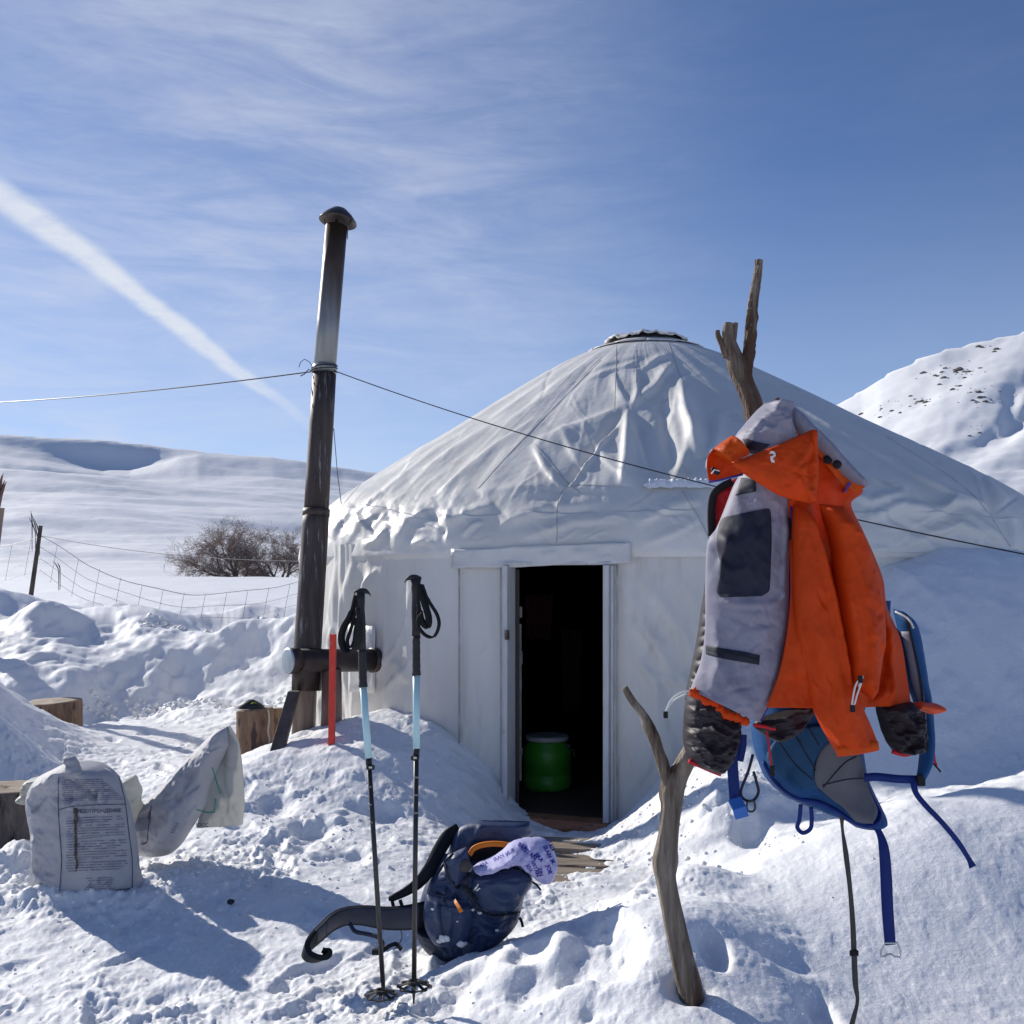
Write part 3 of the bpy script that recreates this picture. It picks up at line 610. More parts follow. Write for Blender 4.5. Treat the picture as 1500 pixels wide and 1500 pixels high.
# curved strips of cloth on the wall
def wall_strip(name, t0, t1, z00, z01, z10, z11, off, mat, n=40, parent=yt, wr=.006, m=8):
    V = []
    for i in range(n):
        f = i/(n-1); th = t0+(t1-t0)*f
        for j in range(m):
            g_ = j/(m-1); z = (z00+(z10-z00)*f)*(1-g_)+(z01+(z11-z01)*f)*g_
            V.append(ycyl(th, YR+off+wr*float(vnoise(i*.35, j*.5, seed=9)), z+.006*float(vnoise(i*.2, j, seed=19))))
    o = mesh_obj(name, np.array(V), grid_faces(n, m), mat, parent); s_ = o.modifiers.new('t', 'SOLIDIFY'); s_.thickness = .006; s_.offset = 0; return o
wall_strip('lintel_flap', -32.3, -11.5, 1.372, 1.498, 1.405, 1.53, .014, M['flap'], wr=.008)
for th, z0, z1 in ((-31.3, -.1, 1.37), (-25.9, -.15, 1.38), (-12.9, -.15, 1.40)):
    wall_strip('seam_strip', th-.10, th+.10, z0, z1, z0, z1, .010, M['seam'], 3, wr=.003, m=24)
# white board patch nailed to the wall where the stove pipe leaves
pa = wall_strip('wall_patch', -50.2, -44.6, .50, .985, .52, .99, .020, M['flap'], 12)
# door frame in its own local frame: a along the wall, b outwards
DT = np.array([math.cos(THD), math.sin(THD), 0]); DN = np.array([math.sin(THD), -math.cos(THD), 0]); DC = np.array([YC[0]+3.262*math.sin(THD), YC[1]-3.262*math.cos(THD), 0])
def dl(a, b, z): return DC+DT*a+DN*b+np.array([0, 0, z])
def dbox(mb, a0, a1, b0, b1, z0, z1):
    return mb.hexa([dl(a0, b1, z0), dl(a1, b1, z0), dl(a1, b0, z0), dl(a0, b0, z0), dl(a0, b1, z1), dl(a1, b1, z1), dl(a1, b0, z1), dl(a0, b0, z1)])
df = empty('door_frame', dl(0, 0, -.2), None, None); df.parent = yt; df.location = df.location-yt.location
dbox(MB(), -.338, -.308, -.10, .055, -.16, 1.392).build('jamb', M['paint'], df, bevel=.004)
dbox(MB(), .303, .338, -.10, .055, -.16, 1.392).build('jamb', M['paint'], df, bevel=.004)
dbox(MB(), -.345, .345, -.10, .030, 1.394, 1.414).build('header', M['paint'], df, bevel=.004)
dbox(MB(), -.358, -.341, -.02, .022, -.16, 1.380).build('trim', M['paint'], df, bevel=.003)
dbox(MB(), .341, .358, -.02, .022, -.16, 1.390).build('trim', M['paint'], df, bevel=.003)
dbox(MB(), -.33, .33, -.12, .075, -.225, -.162).build('sill', M['sill'], df, bevel=.006)
dbox(MB(), -.32, .32, -.02, .095, -.29, -.228).build('sill', M['sill'], df, bevel=.006)
# door leaf swung inwards along the left jamb
M['latch_metal'] = pmat('latch_metal', (.16, .155, .15), (.09, .08, .075), 20, .5)
hx_, hy_ = dl(-.300, -.11, 0)[:2]
def lbox(mb, a0, a1, b0, b1, z0, z1):   # leaf frame: b runs inwards from the hinge
    ex, ey = np.array([1, -.02]), np.array([.015, 1]); q = lambda a, b, z: (*(np.array([hx_, hy_])+ex*a+ey*b), z)
    return mb.hexa([q(a0, b0, z0), q(a1, b0, z0), q(a1, b1, z0), q(a0, b1, z0), q(a0, b0, z1), q(a1, b0, z1), q(a1, b1, z1), q(a0, b1, z1)])
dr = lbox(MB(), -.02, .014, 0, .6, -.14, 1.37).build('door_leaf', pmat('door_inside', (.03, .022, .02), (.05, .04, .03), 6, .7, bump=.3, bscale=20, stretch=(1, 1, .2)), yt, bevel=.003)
for (a_0, b_0, b_1, z_0, z_1) in ((.032, .02, .06, 1.06, 1.13), (.028, .01, .03, .02, 1.02), (.036, .05, .10, .76, .84), (.030, .05, .08, .60, .68), (.036, .05, .08, .18, .22)): lbox(MB(), .0145, a_0, b_0, b_1, z_0, z_1).build('latch', M['latch_metal'], dr)
lt = MB(); dbox(lt, -.318, -.292, .055, .075, .93, .99); lt.tube([dl(-.30, .08, .99), dl(-.298, .09, .955), dl(-.305, .08, .935)], .005, 6); lt.build('hasp', pmat('rusty_metal', (.25, .2, .17), (.12, .08, .06), 30, .5, metal=.7), df)
# snow lying on the shoulder of the roof
sv = MB(); rnd = random.Random(12)
V = []; n_, m_ = 130, 9
for i in range(n_):
    th = -10.5+i*9.5/(n_-1)
    e = min(1, i/12, (n_-1-i)/12)
    for j in range(m_):
        g_ = j/(m_-1); s_ = math.sin(math.pi*g_)
        w_ = .025*e*(1+.6*float(vnoise(i*.18, 3.3, seed=1)))+.018*e
        rr_ = 3.03+.12*(1-g_)*w_*9+.10; zz_ = 1.925+.012*float(vnoise(i*.2, 0, seed=4))
        V.append(ycyl(th, 3.075+w_*(1-2*g_)*.85, 1.905-.55*w_*(1-2*g_)+.030*e*s_*(1+.4*float(vnoise(i*.25, j*.6, seed=3)))-.012))
o = mesh_obj('roof_snow', np.array(V), grid_faces(n_, m_), M['snow_plain'], yt)
# ------------------------------------------------------------------ barrel inside
bx, by = .245, 6.95
br = empty('plastic_barrel', (bx, by, -.16), 'green plastic barrel with grey lid standing inside the doorway', 'barrel')
b = MB(); b.lathe((bx, by, -.16), [(.10, 0), (.165, .005), (.175, .03), (.175, .10), (.170, .105), (.170, .12), (.175, .125), (.175, .26), (.168, .29), (.140, .325), (.140, .34)], 40); b.build('body', pmat('green_plastic', (.035, .24, .02), (.045, .29, .025), 8, .4), br, True)
b = MB(); b.lathe((bx, by, .18), [(.142, 0), (.152, .004), (.152, .03), (.146, .034), (.10, .036), (.001, .03)], 40); b.build('lid', pmat('grey_plastic', (.42, .43, .44), None, rough=.45), br, True)
b = MB(); b.box((bx+.135, by-.06, .135), (.05, .03, .05)); b.tube([(bx+.14, by-.07, .14), (bx+.185, by-.09, .12), (bx+.185, by-.09, .08)], .008, 6); b.build('handle', M['black'], br)
# hanging clothes barely seen in the dark
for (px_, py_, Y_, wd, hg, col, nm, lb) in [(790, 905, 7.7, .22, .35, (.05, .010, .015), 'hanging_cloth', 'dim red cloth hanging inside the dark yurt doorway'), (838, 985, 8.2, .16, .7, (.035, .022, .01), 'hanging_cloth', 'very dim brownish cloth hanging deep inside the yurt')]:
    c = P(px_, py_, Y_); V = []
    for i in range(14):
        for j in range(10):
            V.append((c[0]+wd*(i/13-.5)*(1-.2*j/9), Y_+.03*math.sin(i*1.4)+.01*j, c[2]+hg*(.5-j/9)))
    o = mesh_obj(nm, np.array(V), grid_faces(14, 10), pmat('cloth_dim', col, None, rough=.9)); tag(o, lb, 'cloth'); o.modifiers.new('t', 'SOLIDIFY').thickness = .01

# ------------------------------------------------------------------ stove pipe
M['pipe_dark'] = pmat('pipe_dark', (.040, .028, .025), (.085, .062, .052), 5, .58, bump=.35, bscale=22, bdist=.004, stretch=(5, 5, .35), c3=(.30, .28, .27), s3=(.57, .66), scale3=6, metal=.2)
M['pipe_tee'] = pmat('pipe_tee', (.028, .022, .022), (.055, .036, .030), 6, .45, bump=.3, bscale=25, bdist=.003, metal=.3)
M['galv'] = pmat('galv', (.25, .26, .255), (.36, .37, .36), 4, .38, bump=.15, bscale=12, bdist=.003, stretch=(3, 3, .3), metal=.45, c3=(.16, .12, .09), s3=(.62, .75), scale3=5)
m = M['galv']; t = m.node_tree; n = t.nodes; l = t.links; bb = n['Principled BSDF']     # soot staining near the hood
src = bb.inputs['Base Color'].links[0].from_socket
geo = n.new('ShaderNodeNewGeometry'); sp = n.new('ShaderNodeSeparateXYZ'); l.new(geo.outputs['Position'], sp.inputs[0])
nz = n.new('ShaderNodeTexNoise'); nz.inputs['Scale'].default_value = 3; nz.inputs['Detail'].default_value = 6; l.new(n['Mapping'].outputs[0], nz.inputs[0])
ad = n.new('ShaderNodeMath'); ad.operation = 'MULTIPLY_ADD'; l.new(nz.outputs['Fac'], ad.inputs[0]); ad.inputs[1].default_value = .7; l.new(sp.outputs[2], ad.inputs[2])
mr = n.new('ShaderNodeMapRange'); mr.interpolation_type = 'SMOOTHSTEP'; l.new(ad.outputs[0], mr.inputs[0]); mr.inputs[1].default_value = 3.35; mr.inputs[2].default_value = 3.85
mx = n.new('ShaderNodeMix'); mx.data_type = 'RGBA'; l.new(mr.outputs[0], mx.inputs[0]); l.new(src, mx.inputs[6]); mx.inputs[7].default_value = (.025, .02, .02, 1)
mr2 = n.new('ShaderNodeMapRange'); l.new(ad.outputs[0], mr2.inputs[0]); mr2.inputs[1].default_value = 3.2; mr2.inputs[2].default_value = 3.6
mx2 = n.new('ShaderNodeMix'); mx2.data_type = 'RGBA'; l.new(mr2.outputs[0], mx2.inputs[0]); l.new(mx.outputs[2], mx2.inputs[6])
mm = n.new('ShaderNodeMath'); mm.operation = 'MULTIPLY'; l.new(mr2.outputs[0], mm.inputs[0]); mm.inputs[1].default_value = .45; l.new(mm.outputs[0], mx2.inputs[0])
mx2.inputs[7].default_value = (.12, .07, .04, 1); l.new(mx2.outputs[2], bb.inputs['Base Color'])
M['wood_post'] = pmat('wood_post', (.30, .23, .17), (.15, .11, .09), 4, .8, bump=.6, bscale=14, bdist=.01, stretch=(4, 4, .4))
M['wood_red'] = pmat('wood_red', (.16, .085, .06), (.26, .18, .14), 4, .75, bump=.6, bscale=14, bdist=.01, stretch=(4, 4, .4))
sp_ = empty('stove_pipe', (-1.42, 6.7, .5), 'tall dark stove chimney with hood and tee beside the yurt', 'chimney')
def pc(px_, py_, extra=0):
    f = (1010-py_)/(1010-330); return pv(px_, py_, 6.62+.30*f)
pb = pc(451, 965); 
def pr(wpx, py_): f = (1010-py_)/680; return wpx/2*(6.62+.3*f)/F
MB().tube([pc(449, 990), pc(450.5, 950), pc(457, 850), pc(462, 770), pc(463.4, 748)], [pr(41, 990), pr(40, 950), pr(39, 850), pr(38.5, 770), pr(38, 748)], 32).build('pipe_section', M['pipe_dark'], sp_, True)
MB().tube([pc(463.2, 752), pc(466, 700), pc(471, 620), pc(475, 548)], [pr(36, 752), pr(35.5, 700), pr(35, 620), pr(34.5, 548)], 32).build('pipe_section', M['pipe_dark'], sp_, True)
MB().tube([pc(474.8, 552), pc(481, 470), pc(488, 390), pc(493, 332)], [pr(32.5, 552), pr(32.5, 470), pr(32, 390), pr(31.5, 332)], 32).build('pipe_section', M['galv'], sp_, True)
for (a, b_, w_, mt) in [((475.3, 545), (475.6, 536), 35.5, 'galv'), ((463, 756), (463.4, 746), 39.5, 'pipe_dark'), ((449, 1012), (450, 950), 43, 'pipe_tee')]:
    MB().tube([pc(*a), pc(*b_)], [pr(w_, a[1])]*2, 32).build('pipe_joint' if mt != 'pipe_tee' else 'tee', M[mt], sp_, True)
cc = pc(496, 318); ax = (pc(497, 310)-pc(491, 350)); ax /= np.linalg.norm(ax)
MB().lathe(cc-ax*.03, [(.001, .098), (.018, .096), (.05, .085), (.095, .045), (.128, .004), (.132, -.006), (.126, -.004), (.09, .035), (.04, .07), (.001, .08)], 40, ax, caps=False).build('hood', pmat('hood_metal', (.05, .04, .04), (.10, .08, .075), 8, .4, metal=.6), sp_, True)
for s_ in (-1, -.1, 1):
    MB().strap([pc(493+s_*15.8, 350), pc(493.5+s_*15.8, 334), pc(495+s_*20, 321)], .022, .003, (0, 1, 0) if abs(s_) > .5 else (1, 0, 0)).build('bracket', M['pipe_tee'], sp_)
# tee arm: from the round end cap through the upright into the wall
ta, tb_ = pv(424, 968, 6.42), pv(549, 967, 6.86); dv = (tb_-ta)/np.linalg.norm(tb_-ta)
MB().tube([ta+dv*.02, tb_], .078, 32).build('tee_arm', M['pipe_tee'], sp_, True)
MB().tube([ta-dv*.01, ta+dv*.06], .085, 32).build('end_cap', M['pipe_tee'], sp_, True)
MB().lathe(ta-dv*.016, [(.001, -.002), (.07, -.002), (.083, 0), (.085, .012)], 32, dv).build('cap_disc', pmat('cap_disc', (.50, .56, .58), (.38, .43, .45), 12, .4, metal=.4), sp_, True)
MB().tube([tb_-dv*.03, tb_+dv*.01], .086, 32).build('flange', M['pipe_tee'], sp_, True)
# wires tied round the pipe
M['wire'] = pmat('wire', (.03, .03, .032), None, rough=.4, metal=.6)
wb = MB()
for dz in (0, .02, .035):
    c = pc(475.3, 543)+np.array([0, 0, dz-.01]); wb.tube([c+np.array([.088*math.cos(a), .088*math.sin(a), .01*math.sin(a+dz*40)]) for a in np.linspace(0, 2*math.pi, 25)], .004, 5)
wb.tube([pc(459, 545), pc(452, 541), pc(446, 548), pc(440, 551)], .0035, 5); wb.tube([pc(460, 540), pc(453, 530), pc(446, 526), pc(440, 531), pc(438, 538)], .0025, 5); wb.build('wire_tie', M['wire'], sp_)
def sag(a, b, drop, n=30): return [np.array(a)*(1-t)+np.array(b)*t-np.array([0, 0, 4*drop*t*(1-t)]) for t in np.linspace(0, 1, n)]
A0 = pc(460, 544); B0 = pc(492, 544)
o = MB().tube(sag(A0, P(-140, 594, 9.5), .05)+[A0+(np.array(P(-140, 594, 9.5))-A0)*k_ for k_ in (2, 4, 6)], .0045, 5).build('guy_wire', M['wire']); tag(o, 'thin guy wire running left from the chimney to the sky edge', 'wire')
o = MB().tube(sag(B0, P(1640, 838, 4.3), .10, 60)+[np.array(P(1640, 838, 4.3))+np.array([1.6, -.95, -.45]), np.array(P(1640, 838, 4.3))+np.array([3.6, -2.1, -1.15])], .0036, 5).build('guy_wire', M['wire']); tag(o, 'thin guy wire running right from the chimney over the yurt', 'wire')
o = MB().tube([pc(489, 628), pv(494, 690, 7.3), pv(500, 738, 7.55)], .003, 5).build('guy_wire', M['wire']); tag(o, 'short thin wire hanging down from chimney to yurt roof edge', 'wire')
# posts
def post(name, lb, pts, r, mat, cat='post', n=12, flat=None):
    o = MB().tube(pts, r, n, wob=.14, seed=len(name)).build(name, mat, smooth=True); tag(o, lb, cat); return o
p1 = MB()
a, b_ = pv(444, 1100, 6.66), pv(449, 1008, 6.63); p1.hexa([a+np.array(v) for v in ((-.075, -.06, 0), (.07, -.06, 0), (.07, .05, 0), (-.075, .05, 0))]+[b_+np.array(v) for v in ((-.068, -.055, 0), (.062, -.055, 0), (.062, .05, 0), (-.068, .05, 0))])
tag(p1.build('wooden_post', M['wood_post'], bevel=.008), 'square grey brown wooden post carrying the stove pipe', 'post')
p2 = MB(); a, b_ = pv(483, 1110, 6.52), pv(486, 982, 6.62); p2.tube([a, (a+b_)/2+np.array([.006, 0, 0]), b_], [.072, .070, .068], 14, wob=.12)
tag(p2.build('wooden_post', M['wood_red'], smooth=True), 'round reddish wooden post under the tee behind red stake', 'post')
br_ = MB(); a, b_ = pv(394, 1145, 5.95), pv(431, 1012, 6.5); u = np.array([.045, 0, 0]); w_ = np.array([0, .035, 0]); br_.hexa([a-u-w_, a+u-w_, a+u+w_, a-u+w_, b_-u*.8-w_, b_+u*.8-w_, b_+u*.8+w_, b_-u*.8+w_])
tag(br_.build('wooden_brace', pmat('dark_plank', (.075, .06, .052), (.13, .105, .09), 5, .8, bump=.5, bscale=20, stretch=(3, 3, .5)), bevel=.004), 'dark slanting plank leaning against the chimney post', 'plank')
st = MB(); a, b_ = pv(485.5, 1112, 6.1), pv(488, 929, 6.1); u = np.array([.019, 0, 0]); w_ = np.array([0, .019, 0]); st.hexa([a-u-w_, a+u-w_, a+u+w_, a-u+w_, b_-u-w_, b_+u-w_, b_+u+w_, b_-u+w_])
tag(st.build('red_stake', pmat('red_paint', (.80, .05, .025), (.68, .045, .025), 20, .5, c3=(.45, .22, .16), s3=(.62, .66), scale3=22, bump=.1, bscale=30), bevel=.002), 'straight bright red stake stuck in snow before the posts', 'stake')
# snow lump by the posts
def lump(name, lb, c, r, mat, cat, seed=0, kind=None, amp=.25, n=24):
    th = np.linspace(0, 2*np.pi, n*2, endpoint=False); ph = np.linspace(.02, np.pi-.02, n); T, Ph = np.meshgrid(th, ph)
    d = np.stack([np.sin(Ph)*np.cos(T), np.sin(Ph)*np.sin(T), np.cos(Ph)], -1)
    k = 1+amp*fbm(d[..., 0]*1.8+seed, d[..., 1]*1.8, d[..., 2]*1.8, oct=4, seed=seed)
    o = mesh_obj(name, d*k[..., None]*np.array(r)+np.array(c), grid_faces(n, n*2, True), mat, kind=kind); return tag(o, lb, cat)
lump('snow_lump', 'rounded snow heap between the wooden posts', pv(450, 1092, 6.45), (.17, .14, .09), M['snow_plain'], 'snow heap', 3)
lump('dirt_clod', 'brown dirty clod lying on snow beside the posts', pv(466, 1088, 6.38), (.07, .06, .04), pmat('dirt', (.10, .07, .05), (.3, .25, .2), 14, .9, bump=.5), 'clod', 5)

# ------------------------------------------------------------------ walkway boards
wk = empty('plank_walkway', (.45, 5.2, -.15), 'weathered wooden boards half buried in snow before the door', 'walkway')
M['board'] = pmat('board', (.20, .155, .115), (.30, .245, .19), 4, .8, bump=.7, bscale=16, bdist=.008, stretch=(.5, 5, 5), c3=(.12, .08, .06), s3=(.56, .66))
rnd = random.Random(3)
for i in range(9):
    y = 5.72-i*.165; xc = .42+.012*i+rnd.uniform(-.03, .03); w2 = .42+rnd.uniform(-.05, .06); zt = gz(xc, y)-.024+rnd.uniform(-.016, .012)-.035*fbm(np.array([xc*2.6]), np.array([y*6]), oct=4, seed=15)[0]; an = -.16+rnd.uniform(-.03, .03)
    c_, s_ = math.cos(an), math.sin(an)
    MB().box((xc, y, zt-.02), (w2*2, .12, .04), [[c_, -s_, 0], [s_, c_, 0], [rnd.uniform(-.015, .015), 0, 1]]).build('board', M['board'], wk, bevel=.004)

# ------------------------------------------------------------------ stumps
M['bark'] = pmat('bark', (.15, .09, .058), (.29, .18, .115), 5, .85, bump=.9, bscale=18, bdist=.015, stretch=(3.5, 3.5, .7), c3=(.06, .04, .035), s3=(.52, .62), scale3=6)
M['bark_grey'] = pmat('bark_grey', (.10, .085, .075), (.20, .17, .15), 6, .9, bump=1.0, bscale=20, bdist=.02, stretch=(3, 3, .9), c3=(.04, .035, .03), s3=(.5, .6), scale3=7)
M['endgrain'] = pmat('endgrain', (.34, .25, .17), (.24, .18, .125), 9, .75, bump=.4, bscale=30, bdist=.004, c3=(.2, .14, .1), s3=(.6, .7))
def stump(lb, x, y, r, h, bark, tilt=(0, 0), seed=0, zoff=-.04):
    z = gz(x, y)+zoff; root = empty('log_stump', (x, y, z), lb, 'stump', None); n = 56; V = []
    def rad_(a, hh): return r*(1+.13*float(vnoise(math.cos(a)*1.5+seed, math.sin(a)*1.5, hh*.8))+.06*float(vnoise(math.cos(a)*8+seed, math.sin(a)*8, hh*2)))
    hs = np.linspace(0, h, 9)
    for hh in hs:
        for k in range(n):
            a = 2*math.pi*k/n; q = rad_(a, hh); V.append((x+q*math.cos(a)+tilt[0]*hh, y+q*math.sin(a)+tilt[1]*hh, z+hh+.02*(hh > h*.9)*math.sin(a*1+seed)*.5))
    mesh_obj('bark', V, grid_faces(9, n, True), bark, root)
    V = []
    rs = [1.0, .985, .8, .6, .4, .2, .02]
    for i, q in enumerate(rs):
        for k in range(n):
            a = 2*math.pi*k/n; rr_ = rad_(a, h)*q; V.append((x+rr_*math.cos(a)+tilt[0]*h, y+rr_*math.sin(a)+tilt[1]*h, z+h+.01*math.sin(a+seed)+(.004 if i else -.004)+.004*float(vnoise(q*9, a, seed=seed))))
    mesh_obj('cut_face', V, grid_faces(len(rs), n, True), M['endgrain'], root)
    return root
X_, Y_ = (75-750)/F*8.35, 8.35; stump('low wide split stump beside the left snow heap', X_, Y_, .235, .24, M['bark'], seed=1)
X_, Y_ = (373-750)/F*6.9, 6.9; stB = stump('upright reddish stump with a black pouch on top', X_, Y_, .123, .36, M['bark'], seed=2)
X_, Y_ = (392-750)/F*7.3, 7.3; stump('stump standing right behind the stump with the pouch', X_, Y_, .12, .36, M['bark'], (.03, 0), seed=3)
X_, Y_ = (4-750)/F*4.75, 4.75; stump('large grey barked stump left of the printed sack', X_, Y_, .185, .32, M['bark_grey'], seed=4)
# pouch and cord on the stump
sx, sy = (372-750)/F*6.9, 6.9; sz = gz(sx, sy)-.04+.36
pg = empty('pouch', (sx, sy, sz), 'small black pouch with yellow green patch on the stump', 'pouch')
V = [];
for (zz_, k) in ((0, 1), (.02, .95), (.05, .45), (.062, .15)):
    for a in range(16): V.append((sx-.01+.095*k*math.cos(a*math.pi/8), sy-.04+.06*k*math.sin(a*math.pi/8), sz+.012+zz_))
mesh_obj('body', V, grid_faces(4, 16, True).tolist()+[[48+i for i in range(16)]], M['black'], pg)
mesh_obj('patch', [(sx-.02, sy-.094, sz+.028), (sx+.05, sy-.082, sz+.026), (sx+.03, sy-.065, sz+.056), (sx+.005, sy-.075, sz+.056)], [[0, 1, 2, 3]], pmat('lime', (.45, .62, .02), None, rough=.5), pg).modifiers.new('t', 'SOLIDIFY').thickness = .004
o = MB().tube(sp3([(sx+.03, sy-.02, sz+.02), (sx+.105, sy-.06, sz+.012), (sx+.125, sy-.08, sz-.06), (sx+.12, sy-.09, sz-.14), (sx+.13, sy-.085, sz-.20), (sx+.12, sy-.09, sz-.24)], 30), .006, 6).build('cord', pmat('cord', (.55, .52, .45), None, rough=.9), smooth=True); tag(o, 'pale cord hanging down the right side of stump', 'cord')
lump('cloth_scrap', 'tiny dark scrap lying on the snow before the white sacks', (P(338, 1326, 3.95)[0], 3.95, gz(P(338, 1326, 3.95)[0], 3.95)+.008), (.016, .012, .01), M['black'], 'scrap', 8, n=8)

# ------------------------------------------------------------------ fence, weeds, tree
fn = empty('wire_fence', P(42, 888, 14), 'sagging wire mesh fence on a thin dark post before the field', 'fence')
MB().tube([pv(41, 905, 14), pv(60, 770, 14)], [.035, .028], 8, wob=.2).build('post', pmat('fence_post', (.05, .04, .035), (.09, .075, .065), 9, .9), fn)
M['fwire'] = pmat('fwire', (.20, .19, .20), None, rough=.6)
def Yf(p): return 14-2.2*(p-60)/420 if p > 60 else 14+(60-p)/40.0
tops = [(-60, 806), (0, 800), (55, 786), (62, 786), (118, 822), (145, 834), (205, 858), (262, 868), (300, 870), (340, 869), (380, 863), (440, 851), (520, 835)]
def row(f):
    return [(p, q+f*(1-.0*p)) for p, q in tops]
for i, f in enumerate((0, 19, 36, 52)):
    pts = [pv(p, q+f*(1.0 if p > 60 else 1.0)+(2*math.sin(p*.05+i)), Yf(p)) for p, q in [tuple(v) for v in spline(tops, 80)]]
    MB().tube(pts, .003 if i else .0045, 4).build('wire', M['fwire'], fn)
for p in list(range(-40, 55, 28))+list(range(82, 500, 31)):
    q = np.interp(p, [t_[0] for t_ in tops], [t_[1] for t_ in tops]); MB().tube([pv(p+2, q, Yf(p)), pv(p-3, q+26, Yf(p)), pv(p-8, q+54, Yf(p))], .0028, 4).build('stay', M['fwire'], fn)
MB().tube(sag(pv(62, 785, 14), pv(440, 822, 11.8), .08), .004, 4).build('wire', M['fwire'], fn)
wd = MB(); rnd = random.Random(8)
for (x0, y0_, x1, y1_) in [(55, 787, 46, 752), (58, 784, 50, 760), (52, 780, 42, 757), (86, 835, 78, 822), (88, 834, 84, 824), (47, 778, 45, 748)]:
    wd.tube([pv(x0, y0_+30, 15.5), pv(x0, y0_, 15.5), pv((x0+x1)/2+1, (y0_+y1_)/2, 15.5), pv(x1, y1_, 15.5)], [.005, .008, .010, .003], 4)
tag(wd.build('dry_weed', pmat('weed', (.10, .085, .08), None, rough=.9)), 'few dry weed stalks leaning beside the fence post', 'weed')
# bare bushy tree
def make_tree(lb, base, H, seed, spread=1.0):
    rnd = random.Random(seed); root = empty('bare_tree', base, lb, 'tree'); tr, cr_ = MB(), MB()
    tv, tf, cv, cf = [], [], [], []
    def seg(store, fs, a, b, ra, rb, n):
        t = b-a; L_ = np.linalg.norm(t)+1e-9; t = t/L_; u = np.cross(t, [.3, .2, .93]); u /= np.linalg.norm(u)+1e-9; v = np.cross(t, u); o_ = len(store)
        for q, r in ((a, ra), (b, rb)):
            for k in range(n):
                an = 2*math.pi*k/n; store.append(q+r*(math.cos(an)*u+math.sin(an)*v))
        for k in range(n): fs.append([o_+k, o_+(k+1) % n, o_+n+(k+1) % n, o_+n+k])
    def grow(p, d, L_, r, lev):
        n = 4 if lev < 3 else 3; cur = p; dd = d.copy(); r = max(r, .0065)
        for i in range(n):
            dd = dd+np.array([rnd.gauss(0, .20), rnd.gauss(0, .20), rnd.gauss(.03 if lev < 4 else -.01, .17)]); dd /= np.linalg.norm(dd)
            nx = cur+dd*L_/n; r2 = r*(1-.16)
            if lev < 3: seg(tv, tf, cur, nx, r, r2, 7)
            else: seg(cv, cf, cur, nx, r, r2, 3)
            cur = nx; r = r2
            if lev < 6 and (i > 0 or lev > 1):
                for _ in range(1 if lev < 3 else rnd.choice((1, 2, 2))):
                    e = dd+np.array([rnd.gauss(0, .75), rnd.gauss(0, .75), rnd.gauss(.10, .5)]); e /= np.linalg.norm(e)
                    if cur[2]-base[2] < .25 and e[2] < 0: e[2] = abs(e[2])
                    grow(cur, e, L_*rnd.uniform(.55, .78), r*.60, lev+1)
    for k in range(7):
        a = rnd.uniform(0, 6.28); el = rnd.uniform(.35, 1.25)
        grow(np.array(base)+np.array([.08*math.cos(a), .08*math.sin(a), 0]), np.array([math.cos(a)*math.cos(el)*spread, math.sin(a)*math.cos(el), math.sin(el)]), H*rnd.uniform(.30, .42), .14, 1)
    mesh_obj('trunk', tv, tf, M['treebark'], root); mesh_obj('crown', cv, cf, M['twig'], root)
    return len(tv)+len(cv)
M['treebark'] = pmat('treebark', (.15, .115, .095), (.22, .175, .15), 3, .9); M['twig'] = pmat('twig', (.22, .15, .12), (.31, .24, .20), .8, .9)
n_tree = make_tree('broad bare bushy tree beyond the snowy field', P(352, 862, 68), 6.9, 5, 1.25)
n_tree2 = make_tree('smaller bare bush growing right behind the broad tree', P(415, 862, 70), 6.2, 9, 1.3)
print('TREE', n_tree, n_tree2)
# broken post and plank at the left picture edge
o = MB().tube([pv(-62, 960, 10.5), pv(-22, 780, 10.5), pv(-7, 716, 10.5)], [.10, .10, .085], 14, wob=.1).build('broken_post', M['wood_red'], smooth=True); tag(o, 'splintered broken top of a post at the left edge', 'post')
sp2 = MB()
for i in range(9): 
    x = -12+i*2; sp2.tube([pv(x-2, 722, 10.5-.04*math.sin(i)), pv(x+3+i*.3, 722-rndm, 10.5)], [.022, .003], 4) if (rndm := random.Random(i).uniform(12, 34)) else None
sp2.build('splinter', M['wood_red'], o)
o = MB().hexa([pv(-34, 950, 9.6), pv(-19, 950, 9.6), pv(-19, 950, 9.7), pv(-34, 950, 9.7), pv(-8, 744, 9.6), pv(7, 744, 9.6), pv(7, 744, 9.7), pv(-8, 744, 9.7)]).build('plank', M['wood_post'], bevel=.004); tag(o, 'upright pale plank at the left edge below the broken post', 'plank')
